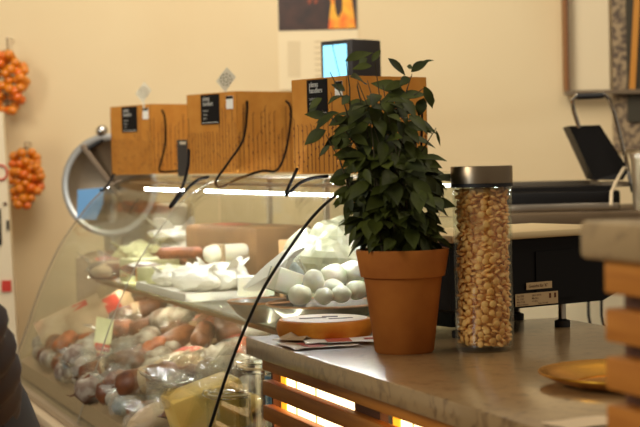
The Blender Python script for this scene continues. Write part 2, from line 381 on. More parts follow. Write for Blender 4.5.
# ------------------------------------------------------------------ kraft bags on the case top
ZT = 1.231
def bag(cx, depthY, z0, h, wl, wr, ang, lab, group, holes, lean=.07):
    c = aty(cx, 200, depthY); t = thing('kraft_carry_bag', lab, 'bag', (c.x, c.y, z0), ang, group)
    # local: corner at origin, left face runs along -x', right face along +y'
    # left face direction a, right face direction p
    b = MB(); th = .002
    X0, X1, Y0, Y1 = -wl, 0, 0, wr
    def wallq(p0, p1, n):
        q = [Vector(p0), Vector(p1)]
        vs = [q[0], q[1], q[1]+Vector((0, 0, h)), q[0]+Vector((0, 0, h))]
        for v in vs[2:]: v += Vector((0, 0, 0))
        vs2 = [v+Vector(n)*th for v in vs]
        b.add(vs+vs2, [[0, 1, 2, 3], [7, 6, 5, 4], [0, 4, 5, 1], [1, 5, 6, 2], [2, 6, 7, 3], [3, 7, 4, 0]])
    wallq((X0, 0, 0), (0, 0, 0), (0, 1, 0)); wallq((0, 0, 0), (0, wr, 0), (-1, 0, 0))
    wallq((X0, wr, 0), (0, wr, 0), (0, -1, 0)); wallq((X0, 0, 0), (X0, wr, 0), (1, 0, 0))
    b.box((-wl/2, wr/2, .0015), (wl-.002, wr-.002, .003)); b.box((-wl/2, wr/2, h*.93), (wl-.006, wr-.006, .002))
    for sidei in (0, 1):
        wdt = wl if sidei == 0 else wr; n = int(wdt/.0145)
        for k in range(n):
            u = (k+.5)/n*wdt+R.uniform(-.002, .002); top = h*R.uniform(.45, .88)
            if sidei == 0 and .1*wdt < wdt-u: pass
            def seg(u0, z0_, u1, z1_, w=.0019):
                d = Vector((u1-u0, z1_-z0_)); ln = d.length; d /= ln; nn = Vector((-d.y, d.x))*w/2
                pts = [(u0+nn.x, z0_+nn.y), (u1+nn.x, z1_+nn.y), (u1-nn.x, z1_-nn.y), (u0-nn.x, z0_-nn.y)]
                if sidei == 0: vs = [(-p[0], -.0006, p[1]) for p in pts]
                else: vs = [(.0006, p[0], p[1]) for p in pts]
                b.add(vs, [[0, 1, 2, 3]], 1)
            if sidei == 0 and u > wl*.42 and u < wl*.9: top = min(top, h*.5)
            seg(u, .004, u, top); seg(u, top, u+.004, top+.005)
            for q in range(3):
                zz = R.uniform(.1, .95)*top; sg = R.choice((-1, 1)); seg(u, zz, u+sg*.004, zz+.003, .0034)
    b.build('bag_body', [m_kraft, m_print], t)
    # black label on the left face
    lw, lh = wl*.37, h*.37; lx = -wl*.52; lz = h*.985-lh/2
    b = MB(); b.box((lx, -.001, lz), (lw, .0015, lh)); lb = b.build('black_label', m_black, t)
    b = MB()
    for s_, sz, dz, bo in (('plates', lh*.2, .30, .02), ('handlers', lh*.2, .13, .02), ('antipasti', lh*.11, -.07, 0), ('cheese', lh*.11, -.2, 0), ('olives', lh*.11, -.33, 0)):
        vs, fs = mesh_text(s_, sz, bo)
        b.add([(lx-lw*.38+v.x*.86, -.002, lz+lh*dz+v.y) for v in vs], fs)
    b.box((lx, -.002, lz-lh*.44), (lw*.9, .0004, .0012))
    b.build('lettering', m_white, lb)
    b = MB(); b.box((-wl*.13, -.001, h*.87), (wl*.13, .0015, h*.16)); wt = b.build('white_sticker', m_white, t)
    b = MB(); b.box((-wl*.13, -.002, h*.93), (wl*.13, .001, h*.035)); b.build('sticker_band', m_black, wt)
    return t
# orientation: left face towards far-left, so local -x runs to the far left
A_ = math.radians(-51)
bags = []
bags.append(bag(349, 3.42, ZT, .209, .19, .232, A_, 'tallest kraft paper bag, behind the potted plant, nearest of the three', 'kraft bags on the case', None))
bags.append(bag(239, 4.32, ZT, .222, .237, .205, A_, 'middle kraft paper bag with black label and long hanging cord handle', 'kraft bags on the case', None))
bags.append(bag(153.5, 4.93, ZT, .216, .238, .185, A_, 'farthest kraft paper bag at the left end, beside the steel slicer', 'kraft bags on the case', None))
def cord(bagt, pts, name='cord_handle', r=.0034):
    """pts = (px, py, Y)"""
    P3 = [aty(*p) for p in pts]
    for p in P3: p.z = max(p.z, ZT+.003) if p.y > 0 and False else p.z
    sp = []
    for i in range(len(P3)-1):
        p0, p1, p2, p3 = P3[max(i-1, 0)], P3[i], P3[i+1], P3[min(i+2, len(P3)-1)]
        for k in range(6):
            u = k/6; sp.append(.5*((2*p1)+(p2-p0)*u+(2*p0-5*p1+4*p2-p3)*u*u+(3*p1-p0-3*p2+p3)*u**3))
    sp.append(P3[-1]); b = MB(); b.tube(sp, r, seg=7); return b.build(name, m_cord, bagt, smooth=True, world=True)
cord(bags[1], [(247, 101, 4.34), (247, 112, 4.33), (243, 140, 4.31), (228, 163, 4.2), (216, 181, 4.1), (221, 187, 4.05), (240, 178, 4.1), (262, 171, 4.15), (277, 170, 4.3), (286, 150, 4.38), (291, 118, 4.40), (290, 106, 4.40), (286, 101, 4.41)])
cord(bags[1], [(189, 150, 4.28), (188, 166, 4.2), (182, 188, 4.1), (171, 205, 4.02), (173, 205, 4.0), (187, 189, 4.1), (198, 180, 4.15), (208, 177, 4.2)], r=.004)
cord(bags[2], [(162, 110, 4.93), (165, 120, 4.92), (165, 145, 4.92), (161, 162, 4.9), (160, 171, 4.88), (172, 171.5, 4.9), (182, 170, 4.95)])
cord(bags[2], [(114, 174, 4.8), (109, 183, 4.75), (103, 190, 4.72), (100, 190, 4.72)])
cord(bags[0], [(297, 169, 3.5), (291, 182, 3.42), (286, 194, 3.34), (289, 193, 3.34), (300, 183, 3.37), (313, 178, 3.4), (328, 176, 3.42)], r=.0036)
cord(bags[0], [(421, 104, 3.54), (422, 116, 3.54), (421, 150, 3.53), (417, 168, 3.52)], r=.0026)
# dark hanging tag between the far bags
t = thing('black_tag', 'narrow black tag hanging between the farthest and middle kraft bags', 'tag', aty(182.5, 176, 4.62))
b = MB(); b.box(aty(182.5, 158, 4.62)-Vector(t.location), (.030, .004, .105), bev=.001); b.build('tag_card', mat('charcoal_card', (52, 46, 36), rough=.6), t)
b = MB(); b.box(aty(182.7, 143, 4.617)-Vector(t.location), (.018, .001, .008)); b.build('tag_print', m_tagcard, t)
# diamond cards
for i, (px, py, Y, lab) in enumerate(((226, 79.5, 4.36, 'pale diamond shaped card rising over the middle kraft bag'), (143.5, 92, 4.96, 'pale diamond shaped card rising over the farthest kraft bag'))):
    c = aty(px, py, Y); t = thing('diamond_card', lab, 'card', (c.x, c.y, c.z-.034), math.radians(-8), 'diamond cards on the kraft bags')
    w = .028*(1.0 if i == 0 else .92); hh = .034*(1.0 if i == 0 else .97)
    b = MB(); b.prism([(-w, hh*1.0-.004), (-.003, 0), (w, hh+.006), (.003, 2*hh)], -.0006, .0006); b.box((0, .0, -.012), (.006, .001, .03)); dcard = b.build('card', m_tagcard, t)
    b = MB()
    for rr2, nn in ((.015, 9), (.007, 5)):
        for k in range(nn):
            a = 2*PI*k/nn; b.box((rr2*math.cos(a), -.0014, hh+rr2*math.sin(a)), (.006, .0005, .0022), rot=Matrix.Rotation(-(a+PI/2), 3, 'Y'))
    b.build('circle_print', m_grey_ink, dcard)

# ------------------------------------------------------------------ small till display
c = aty(352, 105, 4.42); zb = ZT
t = thing('till_display', 'small boxy black display with a lit pale blue screen above the bags', 'monitor', (c.x, c.y, zb), math.radians(-44))
ztop = aty(350, 41, 4.42).z-zb
b = MB(); b.box((0, 0, ztop-.075), (.118, .118, .15), bev=.004); bd = b.build('housing', mat('dark_housing', (40, 34, 30), rough=.5), t, smooth=True)
b = MB(); b.box((-.004, -.0595, ztop-.070), (.088, .002, .116)); s_ = b.build('screen', m_screen, t)
b = MB(); b.tube([(-.01, -.062, ztop-.012), (.002, -.062, ztop-.06), (.024, -.062, ztop-.128)], .0009, seg=5); b.build('screen_mark', m_black, s_)
b = MB(); b.tube([(0, 0, .01), (0, 0, ztop-.14)], .012, seg=12); b.build('post', m_rubber, t, smooth=True)
b = MB(); b.lathe([(0, 0), (.05, 0), (.05, .008), (0, .01)], 24); b.build('foot', m_rubber, t, smooth=True)

# ------------------------------------------------------------------ calendar on wall
yW = 6.2
def wallpt(px, py, d=.0): return aty(px, py, yW-d)
a0 = wallpt(278, 31); a1 = wallpt(358, 27)
w = a1.x-a0.x; zmid = a0.z
zt = zmid+.34; zb_ = aty(285, 90, yW).z
t = thing('wall_calendar', 'wall calendar with dark flame photograph over a white date page', 'calendar', ((a0.x+a1.x)/2, yW, zb_))
b = MB(); b.box((0, -.003, (zt-zb_)/2), (w, .004, zt-zb_))
for k in range(14): b.box((-.095+.0, -.0058, zmid-zb_-.045-k*.010), (.05, .0006, .0035), 1)
for k in range(7):
    b.box((.0, -.0058, zmid-zb_-.045-k*.022), (.03, .0006, .006), 1)
    b.box((.07, -.0058, zmid-zb_-.045-k*.022), (.03, .0006, .006), 1)
b.build('page', [mat('date_page', (232, 212, 170), rough=.6), mat('faint_ink', (206, 184, 142), rough=.8)], t)
b = MB(); b.box((0, -.006, (zt+zmid)/2-zb_), (w-.006, .002, zt-zmid))
for q in range(5): b.ball((-.03+q*.018-.03*(q % 2), -.008, zmid-zb_+.11+.02*(q % 3)), .008, (1, .1, 1.3), 1, 2)
ff = [(.04, .0), (.052, .10), (.038, .15), (.045, .19), (.062, .15), (.07, .06), (.080, .04), (.095, .07), (.098, .17), (.105, .26), (.13, .26), (.132, .12), (.140, .05), (.146, 0)]
b.prism([(x, z+zmid-zb_+.004) for x, z in ff], -.0085, -.0075, 1)
b.build('photo_print', [m_darkprint, m_flame, mat('ember_print', (150, 70, 40), rough=.6)], t)

# ------------------------------------------------------------------ framed shelf at right + stone pillar
t = thing('wall_frame', 'tall brown framed pale panel hung on the wall at upper right', 'frame', (aty(602, 92, yW-.05).x, yW, aty(567, 92, yW).z))
def fx(px): return aty(px, 60, yW-.05).x-t.location.x
xl = fx(565.3); xr = fx(611)
b = MB(); b.box((xl, -.04, .45), (.012, .05, .9)); b.build('upright', m_framewood, t)
b = MB(); b.box((xl+.009, -.062, .45), (.006, .006, .9)); b.build('dark_edge', m_wood_dark, t)
b = MB(); b.box(((xl+fx(690))/2, -.055, -.006), (fx(690)-xl+.012, .05, .016)); b.build('bottom_rail', mat('grey_rail', (120, 102, 78), rough=.4), t)
b = MB(); b.box(((xl+xr)/2, -.010, .45), (xr-xl, .012, .9)); b.build('pale_panel', m_pale, t)
xa = aty(612.5, 60, 6.18).x; zlow = aty(620, 150, 6.18).z
t = thing('stone_slab', 'speckled stone slab mounted on the wall at the right edge', 'slab', (xa+.3, 6.195, zlow))
b = MB(); b.box((0, -.012, 1.0), (.6, .024, 2.0)); b.build('slab', m_speckle, t)
xd = aty(627, 60, 6.16).x; zc_ = aty(630, 122, 6.16).z
t = thing('dark_wall_panel', 'tall dark olive panel in front of the speckled stone slab', 'panel', (xd+.1, 6.168, zc_))
b = MB(); b.box((0, -.005, .5), (.2, .012, 1.0)); b.build('panel', m_olive, t)
ps = aty(638, 91, 6.14)-t.location
b = MB(); b.box((0, 0, .3), (.022, .012, .6), rot=Matrix.Rotation(math.radians(4), 3, 'Y')); o_ = b.build('timber_strip', m_orangewood, t); o_.location = (ps.x, -.018, ps.z)

# ------------------------------------------------------------------ cream cabinet behind + contact grill
zk = 1.10; yk = 4.45
xk = .47
t = thing('cream_cabinet', 'cream floor cabinet behind the weighing scale with dark metal pulls', 'cabinet', (xk+.6, yk+.35, 0))
b = MB(); b.box((0, 0, zk/2-.02), (1.2, .66, zk-.04)); b.build('body', m_cabwhite, t)
b = MB(); b.box((0, 0, zk-.02), (1.22, .70, .04), bev=.004); b.build('steel_top', mat('dull_steel', (112, 92, 68), rough=.4, metal=.6), t, smooth=True)
for px in (588.5, 601.5):
    h0 = aty(px, 304, yk); pts = []
    base = Vector(t.location)
    xx = h0.x-base.x; y0 = -.35
    zt_ = h0.z
    P3 = [(xx-.004, y0+.02, zt_+.06), (xx-.004, y0-.02, zt_+.05), (xx-.004, y0-.022, zt_-.03), (xx, y0-.025, zt_-.055), (xx+.012, y0-.025, zt_-.066), (xx+.03, y0-.02, zt_-.068), (xx+.03, y0+.021, zt_-.068)]
    b = MB(); b.tube(P3, .0042, seg=6); b.build('pull', m_rubber, t, smooth=True)
gx0 = aty(505, 205, yk+.1).x; gx1 = aty(622, 205, yk+.1).x
t = thing('contact_grill', 'black contact grill with raised lid and chrome tube handle', 'grill', ((gx0+gx1)/2, yk+.3, zk))
gw = gx1-gx0
zz = lambda py, Y=yk+.15: aty(560, py, Y).z-zk
b = MB(); b.box((0, 0, .030), (gw, .36, .055), bev=.008); b.build('base', m_blackplastic, t, smooth=True)
b = MB(); b.box((0, -.184, .012), (gw*.97, .006, .02), bev=.002); b.build('front_band', m_steel, t, smooth=True)
b = MB(); b.box((0, 0, .0645), (gw*.9, .30, .012)); b.build('lower_plate', m_black, t)
b = MB(); b.box((-.0, .17, .075), (gw*.98, .02, .016)); b.build('rear_trim', m_steel, t)
def gp(px, py, Y): return aty(px, py, Y)-Vector(t.location)
Yl = yk+.20
lidp = [gp(569, 126, Yl), gp(600, 125, Yl+.02), gp(629, 170, Yl+.02), gp(623, 180, Yl), gp(594, 180, Yl)]
b = MB(); vs = lidp+[p+Vector((.015, .22, .0)) for p in lidp]; n = 5
b.add(vs, [list(range(n)), [n+i for i in range(n)][::-1]]+[[i, n+i, n+(i+1) % n, (i+1) % n] for i in range(n)]); b.build('lid', m_blackplastic, t)
b = MB(); b.box(gp(610, 184, Yl+.1), (.085, .2, .014)); b.build('hinge_block', m_steel, t)
b = MB(); hp = [gp(579, 127, Yl-.02), (gp(574, 112, Yl-.04)), gp(572, 100, Yl-.05), gp(577, 95.5, Yl-.05), gp(590, 95, Yl-.05), gp(603, 94, Yl-.05), gp(609, 99, Yl-.04), gp(615, 114, Yl-.03), gp(624, 150, Yl-.02), gp(633, 192, Yl-.01)]
b.tube(hp, .0062, seg=8); b.build('tube_handle', m_chrome, t, smooth=True)
b = MB(); b.tube([gp(577, 96.5, Yl-.055), gp(603, 95.5, Yl-.055)], .009, seg=8); b.build('handle_grip', m_rubber, t, smooth=True)
b = MB(); b.tube([gp(611, 206, Yl-.25), gp(611.5, 192, Yl-.2), gp(616, 182, Yl-.12), gp(624, 168, Yl)], .0052, seg=8); b.build('cream_cable', mat('cream_cable', (216, 196, 160), rough=.4), t, smooth=True)
c = aty(645, 210, yk+.05)
t = thing('steel_canister', 'tall grey steel canister at the right edge beside the grill', 'canister', (c.x+.01, yk+.06, zk))
b = MB(); b.lathe([(0, 0), (.04, 0), (.041, .01), (.044, .13), (.045, .15), (.0, .155)], 32); b.build('body', mat('grey_steel', (176, 160, 132), rough=.35, metal=.8), t, smooth=True)
b = MB(); b.lathe([(.047, .148), (.047, .16), (.02, .17), (0, .17)], 32); b.build('lid', m_steel, t, smooth=True)

# ------------------------------------------------------------------ weighing scale
D = Vector((.82, .57, 0)); Bk = Vector((-.57, .82, 0)); sa = math.atan2(.57, .82)
N0 = Vector((.232, 2.872, 0))
sw, sd = .43, .235
t = thing('weighing_scale', 'black weighing scale with pale platter and stickers behind the bean jar', 'scale', tuple(N0+D*sw/2+Bk*sd/2+Vector((0, 0, Zc))), sa)
b = MB()
hx, hy = sw/2, sd/2
b.prism([(-hx, .055), (-hx+.02, .047), (hx-.05, .047), (hx-.015, .06), (hx, .09), (hx, .176), (-hx, .176)], -hy, hy); o = b.build('housing', m_blackplastic, t)
b = MB(); b.box((.04, -hy-.0015, .105), (.10, .002, .09), bev=0); b.build('front_cover', m_blackplastic, o)
b = MB(); b.box((0, .005, .183), (sw+.012, sd+.04, .014), bev=.004); b.build('platter', m_scaletop, t, smooth=True)
b = MB(); b.box((0, 0, .1745), (sw*.9, sd*.9, .006)); b.build('platter_support', m_rubber, t)
Mi = rootmat(t).inverted()
def scl(px, py, off=-.003):
    # pixel to scale front face
    d = ray(px, py); nrm = Vector((.57, -.82, 0)); p0 = N0
    tt = (p0-CAM).dot(nrm)/d.dot(nrm); q = Mi @ (CAM+d*tt); q.y = -hy+off; return q
def sticker(pa, pb, pc, pd, name, lines):
    q = [scl(*p) for p in (pa, pb, pc, pd)]
    b = MB(); c2 = sum(q, Vector())/4; wdt = abs(q[1].x-q[0].x); hgt = abs(q[0].z-q[3].z)
    b.box((c2.x, -hy-.0035, c2.z), (wdt, .001, hgt)); st = b.build(name, m_sticker, t)
    b = MB()
    for (u, v, s_, sz) in lines:
        if s_ == '#':
            b.box((c2.x+(u-.5)*wdt, -hy-.0043, c2.z+(v-.5)*hgt), (.005, .0004, .009))
        else:
            vs, fs = mesh_text(s_, sz*hgt, .01); b.add([(c2.x+(u-.5)*wdt+p.x, -hy-.0043, c2.z+(v-.5)*hgt+p.y) for p in vs], fs)
    b.build('lettering', m_print if name != 'x' else m_black, st)
sticker((525, 282.5), (550.5, 281), (550.5, 288), (525, 289.5), 'grade_sticker', [(.08, .28, "Geeicht für 'K'", .62)])
sticker((514, 294), (556.5, 291), (556.5, 303), (514, 306.5), 'rating_sticker', [(.03, .74, 'Typ 3200', .2), (.03, .5, 'Nr. 1142', .2), (.03, .28, 'Max 15 kg', .2), (.38, .74, '230 V 50 Hz', .2), (.38, .5, 'Min 40 g', .2), (.38, .28, 'e = 2/5 g', .17), (.03, .07, 'Made in Germany', .17), (.52, .07, 'Temp -10 / +40', .17), (.81, .68, '#', 0), (.93, .68, '#', 0)])
for fx, fy in ((-hx+.045, -hy+.03), (hx-.13, -hy+.03), (-hx+.05, hy-.05), (hx-.10, hy-.04)):
    b = MB(); b.lathe([(0, .0), (.015, 0), (.015, .012), (.009, .014), (.0075, .016), (.0075, .05), (0, .05)], 16, M=Matrix.Translation((fx, fy, 0)), mis=[0, 0, 0, 0, 1, 1]); b.build('foot', [m_rubber, m_steel], t, smooth=True)
b = MB(); b.box((-.02, .06, .022), (.16, .08, .034)); b.build('cable_box', m_blackplastic, t)
# thin wire stand on platter at the left
t2 = thing('wire_card_stand', 'thin bent wire stand between the plant and the bean jar', 'wire stand', aty(441, 226, 2.95))
b = MB(); b.tube([aty(434, 232, 2.98)-t2.location, aty(442, 206, 2.97)-t2.location, aty(434, 176, 2.96)-t2.location], .0009, seg=5)
b.tube([aty(430, 216.5, 2.98)-t2.location, aty(452, 217, 2.98)-t2.location], .0008, seg=5)
b.build('wire', m_steel, t2)
zl = min(v.co.z for v in t2.children[0].data.vertices) if t2.children else 0

# ------------------------------------------------------------------ bean jar
JX, JY = .2765, 2.725
t = thing('glass_storage_jar', 'tall glass jar of dried pale beans with brushed steel lid', 'jar', (JX, JY, Zc))
H = .314
b = MB(); b.lathe([(0, 0), (.045, 0), (.0485, .003), (.0497, .010), (.0503, H-.03), (.0503, H-.022), (.0478, H-.022), (.0472, .014), (.044, .008), (0, .007)], 56); b.build('glass', m_jarglass, t, smooth=True)
b = MB(); b.lathe([(.0474, H-.034), (.0525, H-.029), (.0525, H-.002), (.0515, H), (0, H), ], 56); b.lathe([(0, H-.034), (.0474, H-.034)], 56); b.build('steel_lid', mat('dark_brushed_steel', (140, 122, 98), rough=.32, metal=1, bump=.02, bscale=200), t, smooth=True)
b = MB(); b.lathe([(.0505, H-.036), (.0525, H-.0355), (.0525, H-.0295), (.0505, H-.0295)], 48); b.build('seal', m_rubber, t, smooth=True)
# beans, nobody could count them
bm0 = bmesh.new(); bmesh.ops.create_icosphere(bm0, subdivisions=2, radius=1); bv = [v.co.copy() for v in bm0.verts]; bf = [[v.index for v in f.verts] for f in bm0.faces]; bm0.free()
b = MB()
for rad, dmin, cnt in ((.0412, .0106, 2800), (.0362, .0095, 2400)):
    pts = []
    for _ in range(cnt):
        a = R.uniform(0, 2*PI); z = R.uniform(.0125, H-.04); ok_ = True
        for (a2, z2) in pts:
            dz = z-z2
            if abs(dz) < dmin:
                da = abs(a-a2); da = min(da, 2*PI-da)*rad
                if da*da+dz*dz*1.5 < dmin*dmin: ok_ = False; break
        if ok_: pts.append((a, z))
    for a, z in pts:
        tilt = PI/2+R.gauss(0, .35) if R.random() < .55 else R.gauss(.1, .3)
        rot = Matrix.Rotation(a, 3, 'Z') @ Matrix.Rotation(R.uniform(-.5, .5), 3, 'X') @ Matrix.Rotation(tilt, 3, 'Y')
        r0 = R.uniform(.0060, .0073); c = Vector((rad*math.cos(a), rad*math.sin(a), z)); vs = []
        for v in bv:
            q = c+rot @ Vector((v.x*r0, v.y*r0*.94, v.z*r0*.38)); q.z = max(q.z, .0085)
            rr2 = math.hypot(q.x, q.y)
            if rr2 > .0468: q.x *= .0468/rr2; q.y *= .0468/rr2
            vs.append(q)
        b.add(vs, bf)
b.lathe([(0, .010), (.034, .010), (.034, H-.038), (0, H-.038)], 20)
tag(b.build('beans', m_bean, t, smooth='all'), kind='stuff')

# ------------------------------------------------------------------ potted plant
pc = atz(404.5, 351.5, Zc); PX, PY = pc.x, pc.y
t = thing('potted_plant', 'leafy dark green plant in a terracotta pot on the marble counter', 'plant', (PX, PY, Zc))
ph_ = .176
b = MB(); b.lathe([(0, 0), (.048, 0), (.0505, .003), (.0665, ph_-.048), (.072, ph_-.046), (.0795, ph_-.004), (.0785, ph_), (.073, ph_), (.070, ph_-.02), (.064, ph_-.035), (0, ph_-.035)], 56); b.build('terracotta_pot', m_terra, t, smooth=True)
b = MB(); b.lathe([(.0705, ph_-.012), (.05, ph_-.008), (0, ph_-.004)], 32); b.build('soil', m_soil, t, smooth=True)
fol = MB(); stm = MB(); R.seed(11)
def leaf(base, direction, L, wd, up_=Vector((0, 0, 1)), droop=.25, mi=0):
    d = Vector(direction).normalized(); x = d.cross(up_)
    if x.length < .05: x = Vector((1, 0, 0))
    x.normalize(); n = x.cross(d).normalized()
    ws = [0, .62, .95, 1.0, .80, .42, 0]; m_ = len(ws); vs = []
    for i, w_ in enumerate(ws):
        u = i/(m_-1); c = base+d*L*u-n*(droop*L*u*u)
        hw = wd*.5*w_; lift = n*hw*.28
        vs += [c-x*hw+lift, c, c+x*hw+lift]
    fs = []
    for i in range(m_-1):
        a = i*3; fs += [[a, a+1, a+4, a+3], [a+1, a+2, a+5, a+4]]
    # thickness
    k = len(vs); vs2 = vs+[v-n*.0006 for v in vs]
    fs2 = fs+[[q+k for q in f][::-1] for f in fs]
    fol.add(vs2, fs2, mi)
def prand(): return Vector((R.gauss(0, 1), R.gauss(0, 1), R.gauss(0, 1))).normalized()
base0 = Vector((0, 0, ph_-.01))
stems = []
for k in range(16):
    tx = R.uniform(-.075, .055); ty = R.uniform(-.06, .06); tz = R.uniform(.16, .335)
    p0 = base0+Vector((R.uniform(-.03, .03), R.uniform(-.03, .03), 0)); p3 = Vector((tx-.005, ty, ph_+tz*.93-.02))
    pts = [p0+(p3-p0)*u+Vector((math.sin(u*4+k)*.008, math.cos(u*3+k)*.008, 0)) for u in [i/8 for i in range(9)]]
    stm.tube(pts, [.0024-.0016*i/8 for i in range(9)], seg=6); stems.append(pts)
def blob(cpx, cpy, rx, ry, n, lmin=.03, lmax=.055):
    c = aty(cpx, cpy, PY)-Vector(t.location); s_ = PY/F
    for k in range(n):
        v = prand()*(R.random()**.35); p = c+Vector((v.x*rx*s_, v.y*.075, v.z*ry*s_))
        out = Vector((v.x, v.y-.25, v.z*.35-.35))+prand()*.5
        # keep clear of the pot
        if p.z < ph_+.006: p.z = ph_+.006+R.random()*.02
        L = R.uniform(lmin, lmax); leaf(p, out, L, L*R.uniform(.42, .56), up_=(Vector((0, -.55, .8))+prand()*.45), droop=R.uniform(.0, .4))
blob(393, 208, 38, 34, 135); blob(390, 168, 36, 32, 95); blob(382, 130, 34, 34, 62, .032, .055); blob(380, 104, 30, 24, 22, .035, .058); blob(345, 118, 16, 24, 9); blob(360, 175, 12, 34, 26, .02, .04); blob(402, 236, 34, 12, 60, .025, .045); blob(400, 190, 38, 48, 70)
def pleaf(x0, y0, x1, y1, w_=None, Y0=None, dy=0, droop=.15, mi=0, up_=None):
    Y0 = PY+(R.uniform(-.05, .03) if Y0 is None else Y0)
    a = aty(x0, y0, Y0)-Vector(t.location); c = aty(x1, y1, Y0+dy)-Vector(t.location); d = c-a
    # stalk
    leaf(a, d, d.length, (w_ or 12)*PY/F, up_=up_ or Vector((0, -.75, .65)), droop=droop, mi=mi)
for q in [(388, 58, 407, 74, 9), (407, 66, 413, 68, 6), (411, 72, 428, 59, 11), (422, 62, 434, 59, 3), (345, 61, 372, 50, 12), (372, 66, 352, 67, 10), (372, 62, 380, 49, 7), (367, 58, 358, 66, 9),
          (404, 92, 372, 80, 17), (406, 92, 383, 97, 15), (410, 78, 399, 84, 11), (424, 86, 434, 108, 10), (430, 96, 433, 106, 7), (400, 97, 426, 92, 12), (424, 98, 418, 116, 12),
          (326, 130, 303, 143, 15), (328, 118, 305, 112, 12), (322, 98, 308, 108, 9), (318, 102, 308, 114, 8), (330, 145, 318, 156, 6), (346, 118, 328, 124, 12), (352, 140, 332, 148, 12),
          (384, 112, 396, 128, 14), (392, 130, 372, 122, 12), (420, 130, 402, 122, 13), (418, 146, 428, 158, 12), (424, 160, 440, 172, 12), (426, 176, 437, 192, 11), (436, 130, 441, 146, 3), (428, 128, 437, 133, 4),
          (352, 172, 328, 180, 16), (346, 184, 330, 178, 14), (342, 196, 334, 208, 7), (352, 196, 344, 222, 10), (350, 218, 345, 236, 6), (356, 226, 348, 246, 6), (404, 182, 428, 176, 14), (426, 200, 436, 216, 11),
          (400, 228, 394, 252, 12), (416, 226, 436, 240, 15), (378, 214, 362, 230, 13), (368, 190, 352, 206, 12), (430, 218, 440, 238, 8), (345, 91, 332, 83, 9), (350, 96, 341, 104, 10), (404, 152, 384, 168, 15), (372, 150, 392, 160, 15), (366, 130, 352, 118, 14)]:
    pleaf(*q)
for q in [(326, 66, 332, 74, 6), (331, 70, 328, 78, 7)]: pleaf(*q, Y0=PY-.02, mi=1)
for q in [((350, 120), (346, 60)), ((352, 130), (330, 72)), ((395, 120), (412, 74)), ((396, 110), (424, 88)), ((360, 150), (322, 110)), ((350, 190), (326, 135)), ((384, 160), (375, 62)), ((410, 170), (436, 128)), ((380, 200), (350, 240))]:
    a = aty(*q[0], PY)-Vector(t.location); c = aty(*q[1], PY-.02)-Vector(t.location)
    stm.tube([a, (a+c)/2+Vector((.003, 0, .004)), c], [.0016, .0012, .0007], seg=5)
stm.build('stems', m_stem, t, smooth=True)
fol.build('foliage', [m_leaf, m_leaf2], t, smooth='all')

# ------------------------------------------------------------------ cheese wheel, flyers, brass plate, paper
c = Vector((.004, 2.985, Zc))
t = thing('orange_cheese', 'small orange-rinded round cheese at the corner of the marble counter', 'cheese', tuple(c+Vector((0, 0, .0))))
b = MB(); b.lathe([(0, .0), (.078, 0), (.087, .004), (.0905, .015), (.0895, .027), (.085, .034), (0, .0355)], 56); b.build('rind', m_rind, t, smooth=True)
b = MB()
b.lathe([(0, .0358), (.080, .0348), (.080, .0352), (0, .0366)], 48); lb = b.build('paper_label', m_cream, t, smooth=True)
b = MB(); b.box((-.022, -.008, .0366), (.05, .016, .0006), rot=Matrix.Rotation(.1, 3, 'Z')); b.box((.03, -.022, .0366), (.045, .010, .0006), rot=Matrix.Rotation(.25, 3, 'Z')); b.box((.01, .01, .0368), (.03, .02, .0006)); b.build('label_print', m_wood_dark, lb)
def flyer(px, py, w_, h_, rz, z, lab, pcol, dark=False):
    p = atz(px, py, Zc); t = thing('flyer', lab, 'leaflet', (p.x, p.y, Zc+z), rz, 'leaflets under the round orange cheese')
    g = [[Vector(((i/6-.5)*w_, (j/4-.5)*h_, .001+.0025*(abs(math.sin(i*1.3+j)) if i in (0, 6) or j in (0, 4) else .1))) for j in range(5)] for i in range(7)]
    b = MB(); b.sheet(g, .0006); pg = b.build('page', pcol, t)
    b = MB(); b.box((-.012, 0, .0026), (w_*.3, h_*.7, .0004)); b.box((w_*.3, .01, .0026), (w_*.12, h_*.3, .0004)); b.build('red_print', m_faded_red, pg)
    return t
flyer(318, 346, .12, .10, .35, .0005, 'cream leaflet with red print in front of the round orange cheese', m_beige)
flyer(345, 343, .15, .08, .1, .0035, 'pale leaflet with red print lying towards the plant pot', m_white)
p = atz(292, 343, Zc)
t = thing('leaflet', 'small folded leaflet with upturned corner before the round orange cheese', 'leaflet', (p.x, p.y, Zc+.0065), -.4)
b = MB(); b.sheet([[Vector((-.03+.02*i, -.02+.02*j, .001+(.010 if (i == 1 and j == 2) else 0)+.002*i*(j % 2))) for j in range(3)] for i in range(4)], .0008); b.build('page', m_beige, t)
t = thing('brass_plate', 'round brass plate half hidden behind the slatted counter block', 'plate', (.443, 2.275, Zc))
b = MB(); b.lathe([(0, .002), (.088, .002), (.093, .0035), (.118, .0135), (.1335, .0205), (.136, .0205), (.136, .018), (.119, .010), (.09, .0), (0, .0)], 72); b.build('plate_body', m_brass, t, smooth=True)
b = MB(); b.tube([(.085*math.cos(2*PI*k/48), .085*math.sin(2*PI*k/48), .0025) for k in range(48)], .0018, seg=6, close=True); b.build('well_ring', m_brass, t, smooth=True)
p = atz(586, 424, Zc)
t = thing('paper_sheet', 'small cream paper slip at the near edge of the marble counter', 'paper', (p.x, p.y, Zc+.001), .5)
b = MB(); b.sheet([[Vector((-.045+.03*i, -.03+.02*j, .0008+.001*((i+j) % 2))) for j in range(4)] for i in range(4)], .0006); b.build('sheet', mat('cream_slip', (226, 198, 156), rough=.6), t)

